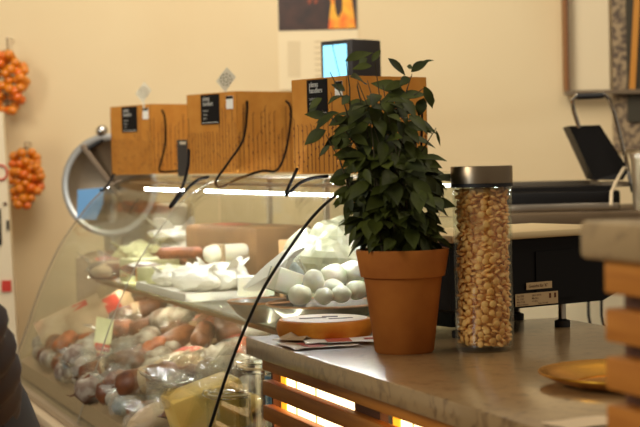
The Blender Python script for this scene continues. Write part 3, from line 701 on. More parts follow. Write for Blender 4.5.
# ------------------------------------------------------------------ products in the case
def on_deck(px, py, lift=0):
    d = ray(px, py)
    # plane z = .69 + .3 t(p)
    a = CAM-C0; t0 = a.dot(V); dt = d.dot(V)
    k = (.69+.3*t0-CAMZ)/(d.z-.3*dt); p = CAM+d*k; tq, sq = TS(p)
    tq = min(max(tq, -.035), .49); sq = min(max(sq, .13), 1.97); p = W(tq, sq, zd(tq)+lift); return p
SL = math.atan(.30)   # the deck tilts up towards the staff side
def deckrot(yaw):
    return (Matrix.Rotation(ANG, 3, 'Z') @ Matrix.Rotation(-SL, 3, 'Y') @ Matrix.Rotation(yaw, 3, 'Z')).to_euler()
def shelfrot(yaw): return (0, 0, ANG+yaw)
def capsule(L, r, bend=0, n=14, taper=.8):
    pts = []; rr = []
    for i in range(n+1):
        u = i/n; x = (u-.5)*L; e = min(u, 1-u)*L
        rad = r*(math.sqrt(max(0, 1-(1-min(1, e/(r*taper)))**2)) if e < r*taper else 1)
        pts.append(Vector((x, bend*(1-(2*u-1)**2), 0))); rr.append(max(rad, r*.12))
    return pts, rr
def salami(loc, rot, L, r, m, lab, bend=0, band=None, group='cured sausages in the case', knobby=0):
    t = thing('salami', lab, 'salami', loc, 0, group, rot)
    pts, rr = capsule(L, r, bend)
    if knobby: rr = [q*(1+knobby*math.sin(i*2.4)) for i, q in enumerate(rr)]
    for p in pts: p.z += r
    b = MB(); b.tube(pts, rr, seg=14); b.build('casing', m, t, smooth='all')
    b = MB(); b.tube([pts[0]+Vector((0, 0, 0)), pts[0]+Vector((-.012, .002, .0))], .0025, seg=6); b.tube([pts[0]+Vector((-.012, 0, 0)), pts[0]+Vector((-.02, .008, .004))], .0012, seg=5); b.build('tied_end', m_twig, t)
    if band:
        b = MB(); k = len(pts)//2; p0, p1 = pts[k-1], pts[k+1]; b.tube([p0, pts[k], p1], r*1.03, seg=14); b.build('paper_band', band, t, smooth=True)
    return t
def packet(loc, rot, size, m, lab, stripe=None, win=None, group='packets in the case'):
    t = thing('wrapped_packet', lab, 'packet', loc, 0, group, rot)
    w_, d_, h_ = size; b = MB()
    g = 8
    for sg in (1, -1):
        grid = [[Vector(((i/g-.5)*w_, (j/g-.5)*d_, h_/2+sg*h_/2*(max(0, (1-(2*i/g-1)**4)*(1-(2*j/g-1)**4))**.5)+.0015*R.uniform(-1, 1))) for j in range(g+1)] for i in range(g+1)]
        b.sheet(grid, .0012)
    b.build('wrapper', m, t, smooth=True)
    if stripe:
        b = MB(); b.sheet([[Vector((w_*(.10+.22*i/2), (j/4-.5)*d_*.86, h_*1.0+.0015-.18*h_*abs(j/2-1)**3)) for j in range(5)] for i in range(3)], .0012); b.build('printed_band', stripe, t)
    if win:
        b = MB(); b.ball((-.08*w_, 0, h_*.92), 1, (w_*.28, d_*.26, h_*.12), 2); b.build('label', win, t, smooth=True)
    return t
def parcel(loc, rot, size, m, lab, nz=.35, group=None, cat='wrapped cheese', name='wrapped_cheese', film=True, seed=1, inner=None):
    t = thing(name, lab, cat, loc, 0, group, rot)
    w_, d_, h_ = [q/2 for q in size]
    b = MB(); b.ball((0, 0, h_*.92), .93, (w_, d_, h_), 3, nz=.10, nf=1.6, seed=seed); b.build('contents', m, t, smooth=True)
    if film:
        b = MB(); b.ball((0, 0, h_*1.0), 1.04, (w_, d_, h_), 3, nz=nz, nf=3.4, seed=seed+5)
        for k in range(5):
            a = R.uniform(0, 2*PI); c = Vector((math.cos(a)*w_*.8, math.sin(a)*d_*.8, h_*1.3)); e = Vector((math.cos(a), math.sin(a), .8))*w_*.6; s2 = Vector((-math.sin(a), math.cos(a), .4))*w_*.35
            b.sheet([[c-s2, c+s2], [c+e*.6-s2*.6+Vector((0, 0, .01)), c+e*.5+s2*.9], [c+e-s2, c+e+s2*.7]], .0008)
        b.build('cling_film', m_wrap, t)
    return t
def cheeseblock(loc, rot, size, m, lab, rind=None, film=False, group=None, wedge=True):
    t = thing('cheese_block', lab, 'cheese', loc, 0, group, rot); w_, d_, h_ = size
    b = MB()
    if wedge: poly = [(-w_/2, 0), (w_/2, 0), (w_/2, h_), (-w_/2, h_)]
    bm = bmesh.new()
    b.box((0, 0, h_/2), (w_, d_, h_), bev=min(size)*.08); b.build('cut_cheese', m, t, smooth=True)
    if rind: b = MB(); b.box((0, d_/2+.001, h_/2), (w_*.99, .005, h_*.98), bev=.001); b.build('rind', rind, t)
    bm.free()
    if film:
        b = MB(); b.ball((0, d_*.1, h_*1.02), 1, (w_*.56, d_*.62, h_*.38), 3, nz=.5, nf=3.1, seed=3)
        for k in range(9):
            a = R.uniform(.3, 3.6); c = Vector((math.cos(a)*w_*.4, math.sin(a)*d_*.4, h_*1.1)); e = Vector((math.cos(a), math.sin(a), R.uniform(.3, 1.2)))*w_*.32; s2 = Vector((-math.sin(a), math.cos(a), .4))*w_*.2
            b.sheet([[c-s2, c+s2], [c+e*.6-s2*.6, c+e*.5+s2*.9], [c+e-s2, c+e+s2*.7]], .0008)
        b.build('cling_film', m_wrap, t)
    return t
def lookrot(px0, py0, px1, py1, plane='deck'):
    if plane == 'deck': a, c = on_deck(px0, py0), on_deck(px1, py1)
    else: a, c = atz(px0, py0, ZS), atz(px1, py1, ZS)
    d = c-a; yaw = math.atan2(d.dot(U), d.dot(V)); return yaw
R.seed(5)
# --- lower deck, near to far
G = on_deck
cheeseblock(G(214, 437)+Vector((0, 0, .012)), deckrot(-.05), (.15, .13, .10), m_yellow, 'big yellow cheese block under crumpled clear film, lower front of case', film=True)
parcel(G(140, 440), deckrot(.3), (.17, .12, .07), m_beige, 'pale wrapped loaf-shaped parcel left of the yellow block', seed=2, group='wrapped parcels on the deck')
parcel(G(120, 418), deckrot(1.2), (.13, .10, .06), m_bluepack, 'blue grey wrapped parcel near the front glass seam', seed=3, group='wrapped parcels on the deck')
parcel(G(150, 402), deckrot(.4), (.12, .10, .05), m_palecheese, 'pale wrapped piece just behind the loaf-shaped parcel', seed=8, group='wrapped parcels on the deck')
salami(G(128, 392), deckrot(-.35), .26, .032, m_moldsal, 'whitened fat salami lying before the rolled meat', group='cured sausages in the case')
salami(G(118, 376), deckrot(-.5), .24, .028, m_brownsal, 'brown smooth salami behind the whitened fat salami')
# rolled pancetta with spiral end
def rolled(px, py, r, L, yaw, lab):
    t = thing('rolled_bacon', lab, 'rolled meat', G(px, py), 0, None, deckrot(yaw))
    b = MB(); b.tube([Vector((x, 0, r)) for x in (0, L*.5, L)], [r, r*1.05, r*.9], seg=24); b.build('roll', m_brownsal, t, smooth=True)
    b = MB(); b.tube([Vector((-.003, .0+(.1+.85*k/40)*r*math.cos(k*.38), r+(.1+.85*k/40)*r*math.sin(k*.38))) for k in range(41)], .0035, seg=6); b.build('spiral_fat', m_beige, t, smooth=True)
    return t
rolled(168, 366, .040, .16, .55, 'brown rolled bacon with pale spiral cut end')
rolled(140, 352, .036, .18, .9, 'darker rolled bacon leaning behind the spiral-ended roll')
salami(G(192, 372), deckrot(-.55), .20, .020, m_meat, 'orange brown thin sausage right of the spiral roll')
salami(G(214, 372), deckrot(-.7), .22, .018, m_brownsal, 'thin dark sausage pointing to the black glass edge')
salami(G(225, 398), deckrot(-.2), .20, .02, m_meat, 'thin orange sausage behind the clip-top jar')
packet(G(205, 350), deckrot(.2), (.18, .13, .04), m_beige, 'beige meat packet with red printed band beyond the rolls', stripe=m_red, win=m_meat)
packet(G(236, 352), deckrot(.6), (.16, .12, .035), m_bluepack, 'blue grey packet with faded red band below the bowls', stripe=m_faded_red)
packet(G(180, 336), deckrot(-.2), (.16, .12, .05), m_meat, 'glossy orange cured meat packet at mid deck', stripe=m_red)
packet(G(140, 330), deckrot(.5), (.16, .11, .05), m_meat, 'orange brown meat packet behind the price card', win=m_yellow)
packet(G(222, 330), deckrot(.3), (.14, .10, .04), m_meat, 'reddish meat packet under the white tray')
packet(G(248, 372), deckrot(.1), (.15, .12, .03), m_bluepack, 'silvery packet beside the counter end', stripe=m_faded_red)
parcel(G(240, 420), deckrot(.2), (.12, .12, .06), m_yellow, 'yellow wrapped piece behind the clip-top jar', seed=12, group='wrapped parcels on the deck')
salami(G(100, 398), deckrot(-1.1), .20, .024, m_moldsal, 'knobbly white salami close to the glass seam', knobby=.14)
salami(G(82, 402), deckrot(-1.3), .19, .024, m_moldsal, 'lowest knobbly white salami along the front rail', knobby=.16)
salami(G(64, 388), deckrot(-1.2), .19, .026, m_moldsal, 'knobbly white salami one place up the front rail', knobby=.16)
salami(G(88, 376), deckrot(-1.0), .22, .026, m_moldsal, 'white speckled salami in the second row from the rail', knobby=.1)
salami(G(70, 362), deckrot(-.9), .22, .028, m_brownsal, 'brown salami between two white speckled ones')
salami(G(48, 374), deckrot(-1.4), .18, .025, m_brownsal, 'dark brown salami at the far end of the rail')
salami(G(92, 352), deckrot(-.8), .24, .030, m_meat, 'orange salami behind the speckled row')
salami(G(56, 352), deckrot(-1.2), .20, .03, m_moldsal, 'white speckled salami near the far end glass')
salami(G(116, 342), deckrot(-.6), .22, .03, m_brownsal, 'brown salami behind the price card', band=m_white)
salami(G(78, 334), deckrot(-.6), .26, .036, m_moldsal, 'thick grey ringed salami with pale paper band', band=m_bluepack)
salami(G(52, 336), deckrot(-.9), .22, .034, m_brownsal, 'thick brown salami at the far left corner', band=m_beige)
salami(G(100, 322), deckrot(-.5), .24, .034, m_moldsal, 'thick banded salami stacked under the glass shelf', band=m_white)
for i, (px, py, z0, w_, lab) in enumerate(((74, 318, 0, .20, 'tall beige packet with red bar leaning at the far end glass'), (104, 306, 0, .2, 'second tall beige packet, with faded red square, at the far end'))):
    p = aty(px, py, 4.80 if i == 0 else 4.75); p.z = zd(TS(p)[0])+.07
    packet(p, (math.radians(62), math.radians(-24), ANG-.25), (.21, .13, .03), m_beige, lab, stripe=m_red)
# price card
def card(px, py, rz, wq, hq, lab, stripe=None, lean=.35, plane='deck', m=m_white, tilt=0):
    p = G(px, py) if plane == 'deck' else atz(px, py, ZS)
    t = thing('price_card', lab, 'price card', p, 0, 'price cards in the case', (-lean, tilt, rz))
    b = MB(); b.box((0, 0, .06+hq/2-.02), (wq, .0015, hq)); cdd = b.build('card', m, t)
    if stripe: b = MB(); b.box((0, -.0015, .06+hq*.35-.02), (wq*.9, .001, hq*.16)); b.box((0, -.0015, .06+hq*.18-.02), (wq*.7, .001, hq*.08)); b.build('printed_stripe', stripe, cdd)
    b = MB(); b.tube([(0, 0, .0), (0, 0.002, .05)], .002, seg=6); b.build('pin', m_steel, t)
    return t
card(99, 378, .5, .05, .13, 'white price card with red and orange stripes at the glass seam', stripe=m_red, tilt=.28, m=m_palecheese)
card(203, 352, .3, .06, .045, 'small dark-framed price card among the meat packets', stripe=m_wood_dark, m=m_beige)
card(238, 388, -.5, .075, .03, 'narrow wooden price tag beside the black glass edge', m=m_palecheese, lean=1.0)
card(160, 330, .1, .06, .05, 'yellow price card in the middle of the deck', m=m_yellow)
extra = [('s', 150, 378, .4, .14, .024, 'meat', 'short orange sausage between the spiral roll and the yellow block'),
 ('s', 136, 368, -1.0, .15, .022, 'moldsal', 'short whitened sausage standing across the brown salamis'),
 ('p', 176, 352, .8, .10, .08, 'brownsal', 'dark wrapped ham piece above the spiral roll'),
 ('p', 190, 390, .2, .10, .08, 'beige', 'small beige wrapped piece above the yellow block'),
 ('p', 208, 345, .5, .11, .09, 'meat', 'orange wrapped ham piece under the white tray edge'),
 ('s', 160, 345, -.2, .18, .022, 'brownsal', 'slim dark sausage lying over the meat packets'),
 ('s', 98, 366, -.2, .16, .022, 'brownsal', 'slim brown sausage crossing the white speckled row'),
 ('p', 76, 392, .2, .09, .08, 'moldsal', 'small grey white wrapped piece by the front rail'),
 ('p', 50, 392, .2, .09, .07, 'bluepack', 'small blue grey wrapped piece at the far rail corner'),
 ('p', 112, 408, .7, .09, .07, 'brownsal', 'small brown wrapped piece left of the loaf-shaped parcel'),
 ('s', 176, 402, -.9, .16, .018, 'brownsal', 'thin brown sausage left of the yellow block'),
 ('p', 124, 352, .1, .10, .08, 'meat', 'orange wrapped ham piece right of the price card'),
 ('s', 66, 346, -.2, .15, .024, 'meat', 'short orange sausage across the thick banded salamis'),
 ('p', 142, 318, .1, .12, .09, 'brownsal', 'brown wrapped piece in deep shade under the shelf'),
 ('p', 170, 318, .6, .12, .09, 'beige', 'beige wrapped piece in the shade under the tray'),
 ('p', 236, 344, .3, .10, .09, 'brownsal', 'brown wrapped ham piece under the smaller bowl')]
MM = dict(meat=m_meat, moldsal=m_moldsal, brownsal=m_brownsal, beige=m_beige, bluepack=m_bluepack)
for i, (kk, px, py, yaw, a_, b_, mm, lab) in enumerate(extra):
    if kk == 's': salami(G(px, py, .045), deckrot(yaw), a_, b_, MM[mm], lab, knobby=.08)
    else: parcel(G(px, py, .03), deckrot(yaw), (a_, b_, .06), MM[mm], lab, seed=60+i, nz=.5)
rows = [(.005, 'front'), (.115, 'second'), (.225, 'third'), (.335, 'fourth')]
ordn = ['first', 'second', 'third', 'fourth', 'fifth', 'sixth', 'seventh', 'eighth', 'ninth', 'tenth', 'eleventh']
R2 = random.Random(21)
for ri, (tq, rn) in enumerate(rows):
    for ci in range(11):
        if ri == 0 and ci == 0: continue
        sq = .22+.165*ci+R2.uniform(-.02, .02); tt2 = tq+R2.uniform(-.015, .015)
        if ci == 0 and ri < 2: continue
        loc = W(tt2, sq, zd(tt2)+.012+(.03 if (ri+ci) % 2 else 0)); yaw = R2.uniform(-1.3, 1.3)
        kd = R2.choice(['wh', 'wh', 'br', 'br', 'or', 'pk', 'pp'] if ci > 3 else ['br', 'or', 'pk', 'pk', 'pp', 'wh'])
        where = ' in the %s row from the front glass, %s from the black edge' % (rn, ordn[ci])
        if kd == 'wh': salami(loc, deckrot(yaw), R2.uniform(.15, .19), R2.uniform(.026, .034), m_moldsal, 'whitened salami'+where, knobby=.13)
        elif kd == 'br': salami(loc, deckrot(yaw), R2.uniform(.15, .19), R2.uniform(.024, .032), m_brownsal, 'brown sausage'+where, knobby=.05, band=R2.choice([None, None, m_white, m_beige]))
        elif kd == 'or': salami(loc, deckrot(yaw), R2.uniform(.14, .18), R2.uniform(.020, .026), m_meat, 'orange sausage'+where, knobby=.06)
        elif kd == 'pk': packet(loc, deckrot(yaw), (R2.uniform(.12, .15), .10, .035), R2.choice([m_meat, m_brownsal, m_beige]), 'flat meat packet'+where, stripe=R2.choice([m_red, m_faded_red, m_white]), win=R2.choice([None, m_cream, m_yellow]))
        else: parcel(loc, deckrot(yaw), (.12, .10, .07), R2.choice([m_brownsal, m_beige, m_meat, m_white]), 'film-wrapped piece'+where, seed=100+ri*11+ci, nz=.5)
for ci in range(9):
    sq = .62+.155*ci; tt2 = -.042+R2.uniform(-.006, .004)
    salami(W(tt2, sq, zd(tt2)+.004), deckrot(PI/2+R2.uniform(-.35, .35)), .125, R2.uniform(.022, .027), m_moldsal if ci % 3 else m_brownsal, ('small whitened salami' if ci % 3 else 'small brown salami')+' lying along the front rail, %s from the black edge' % ordn[ci], knobby=.15, group='small salamis along the rail')
for i, (tq, sq, yaw, sz, mm, st, lab) in enumerate([(.20, 1.90, .3, (.22, .12, .03), m_beige, m_faded_red, 'long beige packet with faded red square at the far end of the glass shelf'),
     (.22, 1.72, -.2, (.20, .12, .03), m_beige, m_faded_red, 'beige packet lying second from the far end of the glass shelf'),
     (.21, 1.52, .5, (.18, .12, .035), m_brownsal, m_white, 'brown packet with white band at the middle front of the glass shelf'),
     (.40, 1.85, .9, (.18, .14, .06), m_brownsal, m_white, 'thick brown packet at the far back of the glass shelf'),
     (.40, 1.62, .1, (.18, .14, .07), m_meat, m_white, 'thick orange brown packet at the back of the glass shelf')]):
    packet(tuple(W(tq, sq, ZS+.02)), (0, math.radians(-8), ANG+PI/2+yaw), sz, mm, lab, stripe=st, win=(m_brownsal if i < 2 else None))
# clip-top jars
def clipjar(px, py, r, h, lab, rz=0):
    p = G(px, py); t = thing('clip_top_jar', lab, 'jar', p, rz, 'clip-top jars in the case')
    b = MB(); b.lathe([(0, .002), (r*.9, .002), (r, .012), (r, h*.72), (r*.82, h*.82), (r*.82, h*.86), (r*.78, h*.86), (r*.78, h*.82), (r*.95, h*.71), (r*.95, .014), (0, .008)], 40); b.build('glass_body', m_clipglass, t, smooth=True)
    b = MB(); b.lathe([(r*.9, h*.865), (r*.92, h*.89), (r*.9, h*.93), (r*.55, h*.97), (0, h*.985), (0, h*.96), (r*.5, h*.94), (r*.8, h*.9)], 40); b.build('glass_lid', m_clipglass, t, smooth=True)
    b = MB(); b.tube([(r*.9*math.cos(2*PI*k/32), r*.9*math.sin(2*PI*k/32), h*.862) for k in range(32)], .003, seg=6, close=True); b.build('seal_ring', m_pale, t, smooth=True)
    b = MB()
    for hz in (.80, .93): b.tube([(r*.93*math.cos(2*PI*k/32), r*.93*math.sin(2*PI*k/32), h*hz) for k in range(32)], .0013, seg=5, close=True)
    b.tube([(-r*.93, 0, h*.8), (-r*1.15, .0, h*.86), (-r*1.1, 0, h*.95), (-r*.9, 0, h*.93)], .0013, seg=5)
    b.build('wire_clip', m_chrome, t, smooth=True)
    return t
def place_free(o, px, py, Y): o.location = aty(px, py, Y)
# jar tops at (260,398): stand on deck near the end glass
j = clipjar(255, 420, .048, .15, 'clip-top glass jar inside the case by the wooden slats', .4); tt_, ss_ = .045, .135; q = W(tt_+.03, ss_); q.z = zd(tt_+.03)+.015; j.location = (q.x, q.y, q.z-.004)
j = clipjar(210, 430, .05, .13, 'clip-top glass jar in front of the yellow cheese block', .2); q = W(.02, .19); q.z = zd(.02)+.016; j.location = q; j.scale = (.9, .9, .75)
# white cylinder by the counter end
p = W(.10, .16); p.z = zd(.10)
t = thing('white_tube', 'slim white tube standing between the counter end and black glass edge', 'tube', p)
b = MB(); b.lathe([(0, 0), (.011, 0), (.011, .15), (.008, .155), (0, .156)], 20); b.build('tube_body', m_white, t, smooth=True)
b = MB(); b.lathe([(.0113, .04), (.0115, .05), (.0115, .10), (.0113, .11)], 20); b.build('blue_band', m_blue_band_reflect, t, smooth=True)

# --- upper shelf
def S(px, py):
    tq, sq = TS(atz(px, py, ZS)); return W(min(max(tq, .16), .48), min(max(sq, .15), 1.96), ZS+.0005)
# white tray
ta = W(.24, 1.16, ZS)
t = thing('white_tray', 'shallow white tray on the glass shelf under paper-wrapped cheeses', 'tray', ta, ANG)
b = MB(); b.box((0, 0, .004), (.22, .50, .006)); 
for sx in (-1, 1): b.box((sx*.108, 0, .012), (.004, .50, .018))
for sy in (-1, 1): b.box((0, sy*.248, .012), (.22, .004, .018))
b.build('tray_body', m_white, t)
def wrapbundle(px, py, size, lab, yaw=0, m=m_white, seed=0, zoff=.008, nz=.3):
    p = S(px, py); p.z = ZS+zoff
    t = thing('paper_bundle', lab, 'wrapped cheese', p, 0, 'paper-wrapped cheeses on the shelf', shelfrot(yaw)); w_, d_, h_ = [q/2 for q in size]
    b = MB(); b.ball((0, 0, h_*.9), 1, (w_, d_, h_), 3, nz=nz, nf=1.8, seed=seed); b.build('paper_wrap', m, t)
    b = MB()
    for k in range(4):
        a = R.uniform(0, 2*PI); c = Vector((math.cos(a)*w_*.6, math.sin(a)*d_*.6, h_*1.4)); e = Vector((math.cos(a), math.sin(a), .9))*w_*.5; s2 = Vector((-math.sin(a), math.cos(a), .3))*w_*.3
        b.sheet([[c-s2, c+s2], [c+e*.5-s2*.6, c+e*.5+s2*.9], [c+e-s2*.4, c+e+s2*.3]], .001)
    b.build('folded_flap', m, t)
    return t
wrapbundle(222, 292, (.13, .20, .075), 'big white paper-wrapped cheese on the tray, nearest the black edge', .2, seed=1)
wrapbundle(196, 294, (.10, .14, .07), 'white paper bundle on the tray with a brown string', .5, seed=2)
t = wrapbundle(172, 289, (.10, .13, .05), 'flat white wrapped piece at the far front of the tray', .1, seed=3, nz=.4)
# white roll on top of bundle
p = S(228, 290); p.z = ZS+.075
t = thing('white_cheese_log', 'smooth white cheese log lying on top of the wrapped cheeses', 'cheese', p, 0, None, shelfrot(.35)); pts, rr = capsule(.15, .024)
b = MB(); b.tube([q+Vector((0, 0, .024)) for q in pts], rr, seg=16); b.build('log', m_mozz, t, smooth='all')
b = MB(); b.box((-.03, 0, .024), (.014, .052, .052), bev=.004); b.build('paper_band', m_beige, t)
cheeseblock(S(165, 287)+Vector((0, 0, .012)), shelfrot(.5), (.12, .10, .045), m_palecheese, 'pale green cheese piece at left of the white tray', rind=m_rind)
p = S(186, 284); salami((p.x, p.y, ZS+.07), shelfrot(-.45), .17, .017, m_meat, 'thin orange smoked sausage draped over the pale cheeses', bend=.03)
p = S(150, 282)
cheeseblock(p, shelfrot(.2), (.14, .12, .07), m_palecheese, 'taller pale green cheese left of the tray under paper')
wrapbundle(160, 268, (.20, .16, .11), 'large crumpled white parcel in the middle of the shelf', .3, seed=5, m=m_white, zoff=.01, nz=.5)
wrapbundle(128, 272, (.16, .22, .10), 'creamy white parcel farther back on the shelf', -.2, seed=6, m=m_palecheese, zoff=.002, nz=.45)
wrapbundle(196, 268, (.16, .14, .10), 'white crumpled parcel behind the tray', 1.0, seed=9, zoff=.002, nz=.5)
parcel(S(110, 280), shelfrot(.1), (.16, .14, .06), m_beige, 'beige film-wrapped cheese at the far shelf front', seed=21, group='film-wrapped cheeses on the shelf')
parcel(S(100, 268), shelfrot(.6), (.14, .14, .07), m_brownsal, 'brown film-wrapped piece near the far end of the shelf', seed=22, group='film-wrapped cheeses on the shelf')
parcel(S(88, 264)+Vector((0, 0, .0)), shelfrot(.9), (.10, .09, .10), m_palecheese, 'small yellow green wrapped cheese at the far shelf end', seed=23, group='film-wrapped cheeses on the shelf')
salami(S(92, 282), shelfrot(-.8), .20, .026, m_brownsal, 'smooth brown sausage on the far left end of the shelf')
wrapbundle(128, 262, (.18, .16, .05), 'flat bright white paper at the far back of the shelf', .4, seed=14, zoff=.10)
parcel(S(140, 262), shelfrot(.6), (.2, .18, .12), m_brownsal, 'brown wrapped meat behind the creamy parcel', seed=31, group='film-wrapped cheeses on the shelf')
# brown boxes at back
p = W(.46, .80, ZS); t = thing('brown_carton', 'plain light brown carton at the back of the glass shelf', 'carton', p, ANG)
b = MB(); b.box((0, 0, .072), (.16, .24, .144), bev=.003); b.build('carton_body', mat('tan_carton', (206, 158, 104), rough=.6), t); b = MB(); b.box((0, 0, .145), (.03, .24, .0012)); b.build('tape', m_beige, t)
p = W(.45, 1.40, ZS); t = thing('dark_carton', 'darker brown meat carton behind the white parcels', 'carton', p, ANG+.2)
b = MB(); b.box((0, 0, .083), (.18, .42, .166), bev=.012); b.build('carton_body', mat('dark_carton', (140, 100, 60), rough=.5, var=(112, 76, 44), scale=12), t, smooth=True); b = MB(); b.box((-.02, .05, .167), (.06, .12, .0015)); b.build('red_sticker', m_faded_red, t)
# pale paper sheets at the near back corner of case
for i, (px, py, Y, sz, rx, lab) in enumerate(((345, 262, 3.70, .25, .9, 'tall crumpled white plastic bag behind the mozzarella bowl'), (318, 262, 3.80, .20, .8, 'lower crumpled white plastic bag left of the tall one'))):
    p = aty(px, py, Y); p.z = ZS+.0005; t = thing('plastic_bag', lab, 'plastic bag', p, 0, 'white plastic bags in the case', shelfrot(.3*i+.2))
    b = MB(); b.ball((0, 0, sz*.42), 1, (sz*.36, sz*.5, sz*.42), 4, nz=.35, nf=2.2, seed=40+i); b.build('crumpled_film', mat('milky_bag', (176, 172, 146), rough=.35, var=(134, 134, 104), scale=9, bump=.5, bscale=14), t)
# bowls
def bowl(p, r, h, lab, z0=ZS):
    t = thing('serving_bowl', lab, 'bowl', (p.x, p.y, z0), 0, 'bowls in the case')
    b = MB(); b.lathe([(0, 0), (r*.42, 0), (r*.46, .004), (r*.75, h*.45), (r*.97, h*.95), (r, h), (r*.98, h+.003), (r*.94, h), (r*.7, h*.5), (r*.4, .01), (0, .008)], 56, mis=[0, 0, 0, 0, 1, 1, 1, 0, 0, 0]); b.build('bowl_body', [m_bowl, m_bowlrim], t, smooth=True)
    return t
BZ = ZS; bh = .044
# bowl rim centre around (322,299)
pc2 = atz(325, 303, BZ+bh)
bowl(pc2, .125, bh, 'wide grey bowl with brown rim holding fresh white cheese balls', BZ)
pc3 = atz(262, 301, BZ+bh); 
bowl(pc3, .075, bh, 'smaller brown-rimmed bowl left of the mozzarella bowl', BZ)
Yb = pc2.y
balls = [(314, 281, 11, -.03, 'egg-shaped mozzarella ball standing at the top left of the pile'), (334, 276, 13, .03, 'large mozzarella ball at the top centre of the pile'), (352, 273, 14, .05, 'large mozzarella ball beside the plant pot'), (300, 295, 11, -.055, 'mozzarella ball at the lower left rim of the bowl'), (324, 296, 9, -.075, 'small mozzarella ball at the front centre of the bowl'), (341, 294, 9.5, -.07, 'flattish mozzarella ball at the front right of the bowl'), (357, 290, 10.5, -.05, 'mozzarella ball half hidden by the plant pot'), (332, 290, 12, .0, 'mozzarella ball buried in the middle of the pile')]
for i, (px, py, r, dy, lab) in enumerate(balls):
    c = aty(px, py, Yb+dy); r_ = r*Yb/F
    b = MB(); b.ball((0, 0, 0), r_, (1, 1, 1.06) if i == 0 else (1.08, 1, .93), 3, nz=.12, nf=1.3, seed=i)
    o = b.build('mozzarella_ball', m_mozz, None, smooth='all'); o.location = c; tag(o, lab, 'cheese', 'mozzarella balls in the bowl')
# wedges, paper cone and blue wrap over the small bowl
p = atz(256, 296, BZ+.03)
cheeseblock((p.x, p.y, BZ+.032), shelfrot(-.3), (.085, .06, .045), m_mozz, 'small white cheese wedge with tan rind in the smaller bowl', rind=m_beige)
p = aty(274, 279, pc3.y-.02)
cheeseblock((p.x+.015, p.y, p.z-.03), (0, .35, ANG+.1), (.06, .05, .05), m_mozz, 'white cheese wedge tilted on top of the smaller bowl', rind=m_bluepack)
a = [aty(243, 288, pc3.y+.09), aty(262, 268, pc3.y+.08), aty(288, 247, pc3.y+.07), aty(303, 246, pc3.y+.07)]
t = thing('paper_cone', 'long pointed white paper sheet rising behind the smaller bowl', 'paper', a[0])
b = MB(); o0 = a[0]
g = []
for i in range(6):
    u = i/5; k = u*3; i0 = min(int(k), 2); q = a[i0].lerp(a[i0+1], k-i0); wv = Vector((.004, .0, -.005-.045*math.sin(min(1, u*1.1)*PI)*1.0))
    g.append([q-o0, q+wv*.5+Vector((0, -.012, 0))-o0, q+wv-o0])
b.sheet(g, .0015); b.build('folded_sheet', m_white, t)
p = aty(296, 284, pc2.y+.09)
parcel((p.x, p.y, BZ+.002), shelfrot(.2), (.05, .05, .13), m_bluepack, 'blue and clear wrapped cheese standing behind the mozzarella', seed=44)

# ------------------------------------------------------------------ slicer behind the far end
Ysl = 5.55
c = aty(113, 185, Ysl); zsl = .95
t = thing('meat_slicer', 'steel meat slicer with large round blade behind the farthest bag', 'slicer', (c.x+.05, Ysl+.05, zsl))
cc = c-Vector(t.location)
Mx = Matrix.Translation(cc) @ Matrix.Rotation(math.radians(90), 4, 'X') @ Matrix.Rotation(math.radians(-16), 4, 'Y')
b = MB(); b.lathe([(0, .0), (.12, .004), (.150, .02), (.166, .03), (.174, .030), (.176, .02), (.16, -.01), (0, -.02)], 56, M=Mx); b.build('blade_guard', mat('brown_steel', (140, 122, 98), rough=.35, metal=.8), t, smooth=True)
b = MB(); b.lathe([(.155, .032), (.168, .037), (.178, .034), (.178, .026)], 56, M=Mx); b.build('blade_ring', mat('bright_ring', (200, 196, 186), rough=.3, metal=.7), t, smooth=True)
b = MB(); b.box(Mx @ Vector((-.03, .05, .03)), (.020, .015, .22), rot=Matrix.Rotation(math.radians(-35), 3, 'Y'), bev=.004); b.build('crossbar', mat('dark_steel', (130, 112, 92), rough=.4, metal=.7), t)
b = MB(); p_ = aty(90, 204, Ysl-.06)-Vector(t.location); b.prism([(-.045, -.05), (.02, -.055), (.045, .0), (.05, .055), (-.04, .05)], -.006, .006, M=Matrix.Translation(p_)); b.build('blue_reflection_plate', m_blue_band_reflect, t)  # flat blue plate put in for the blue reflection on the blade
b = MB(); p_ = aty(102, 131, Ysl-.02)-Vector(t.location); b.ball(p_, .022, (1, 1, 1), 2); b.build('knob', m_chrome, t, smooth='all')
b = MB(); b.tube([aty(86, 150, Ysl-.02)-Vector(t.location), aty(104, 139, Ysl-.02)-Vector(t.location), aty(118, 138, Ysl-.02)-Vector(t.location)], .008, seg=8); b.build('handle_bar', m_rubber, t, smooth=True)
b = MB(); b.box((.06, .06, .09), (.3, .2, .18), bev=.02); b.build('motor_body', m_steel, t, smooth=True)
b = MB(); b.tube([(cc.x, cc.y+.02, .02), (cc.x, cc.y+.02, cc.z)], .03, seg=12); b.build('column', m_steel, t, smooth=True)
t = thing('slicer_stand', 'tan laminate stand carrying the meat slicer behind the case', 'cabinet', (c.x+.25, Ysl+.12, 0))
b = MB(); b.box((0, 0, zsl/2), (.75, .4, zsl), bev=.005); b.build('stand_body', m_case, t); b = MB(); b.box((0, -.203, .5), (.6, .01, .7)); b.build('door', m_beige, t)

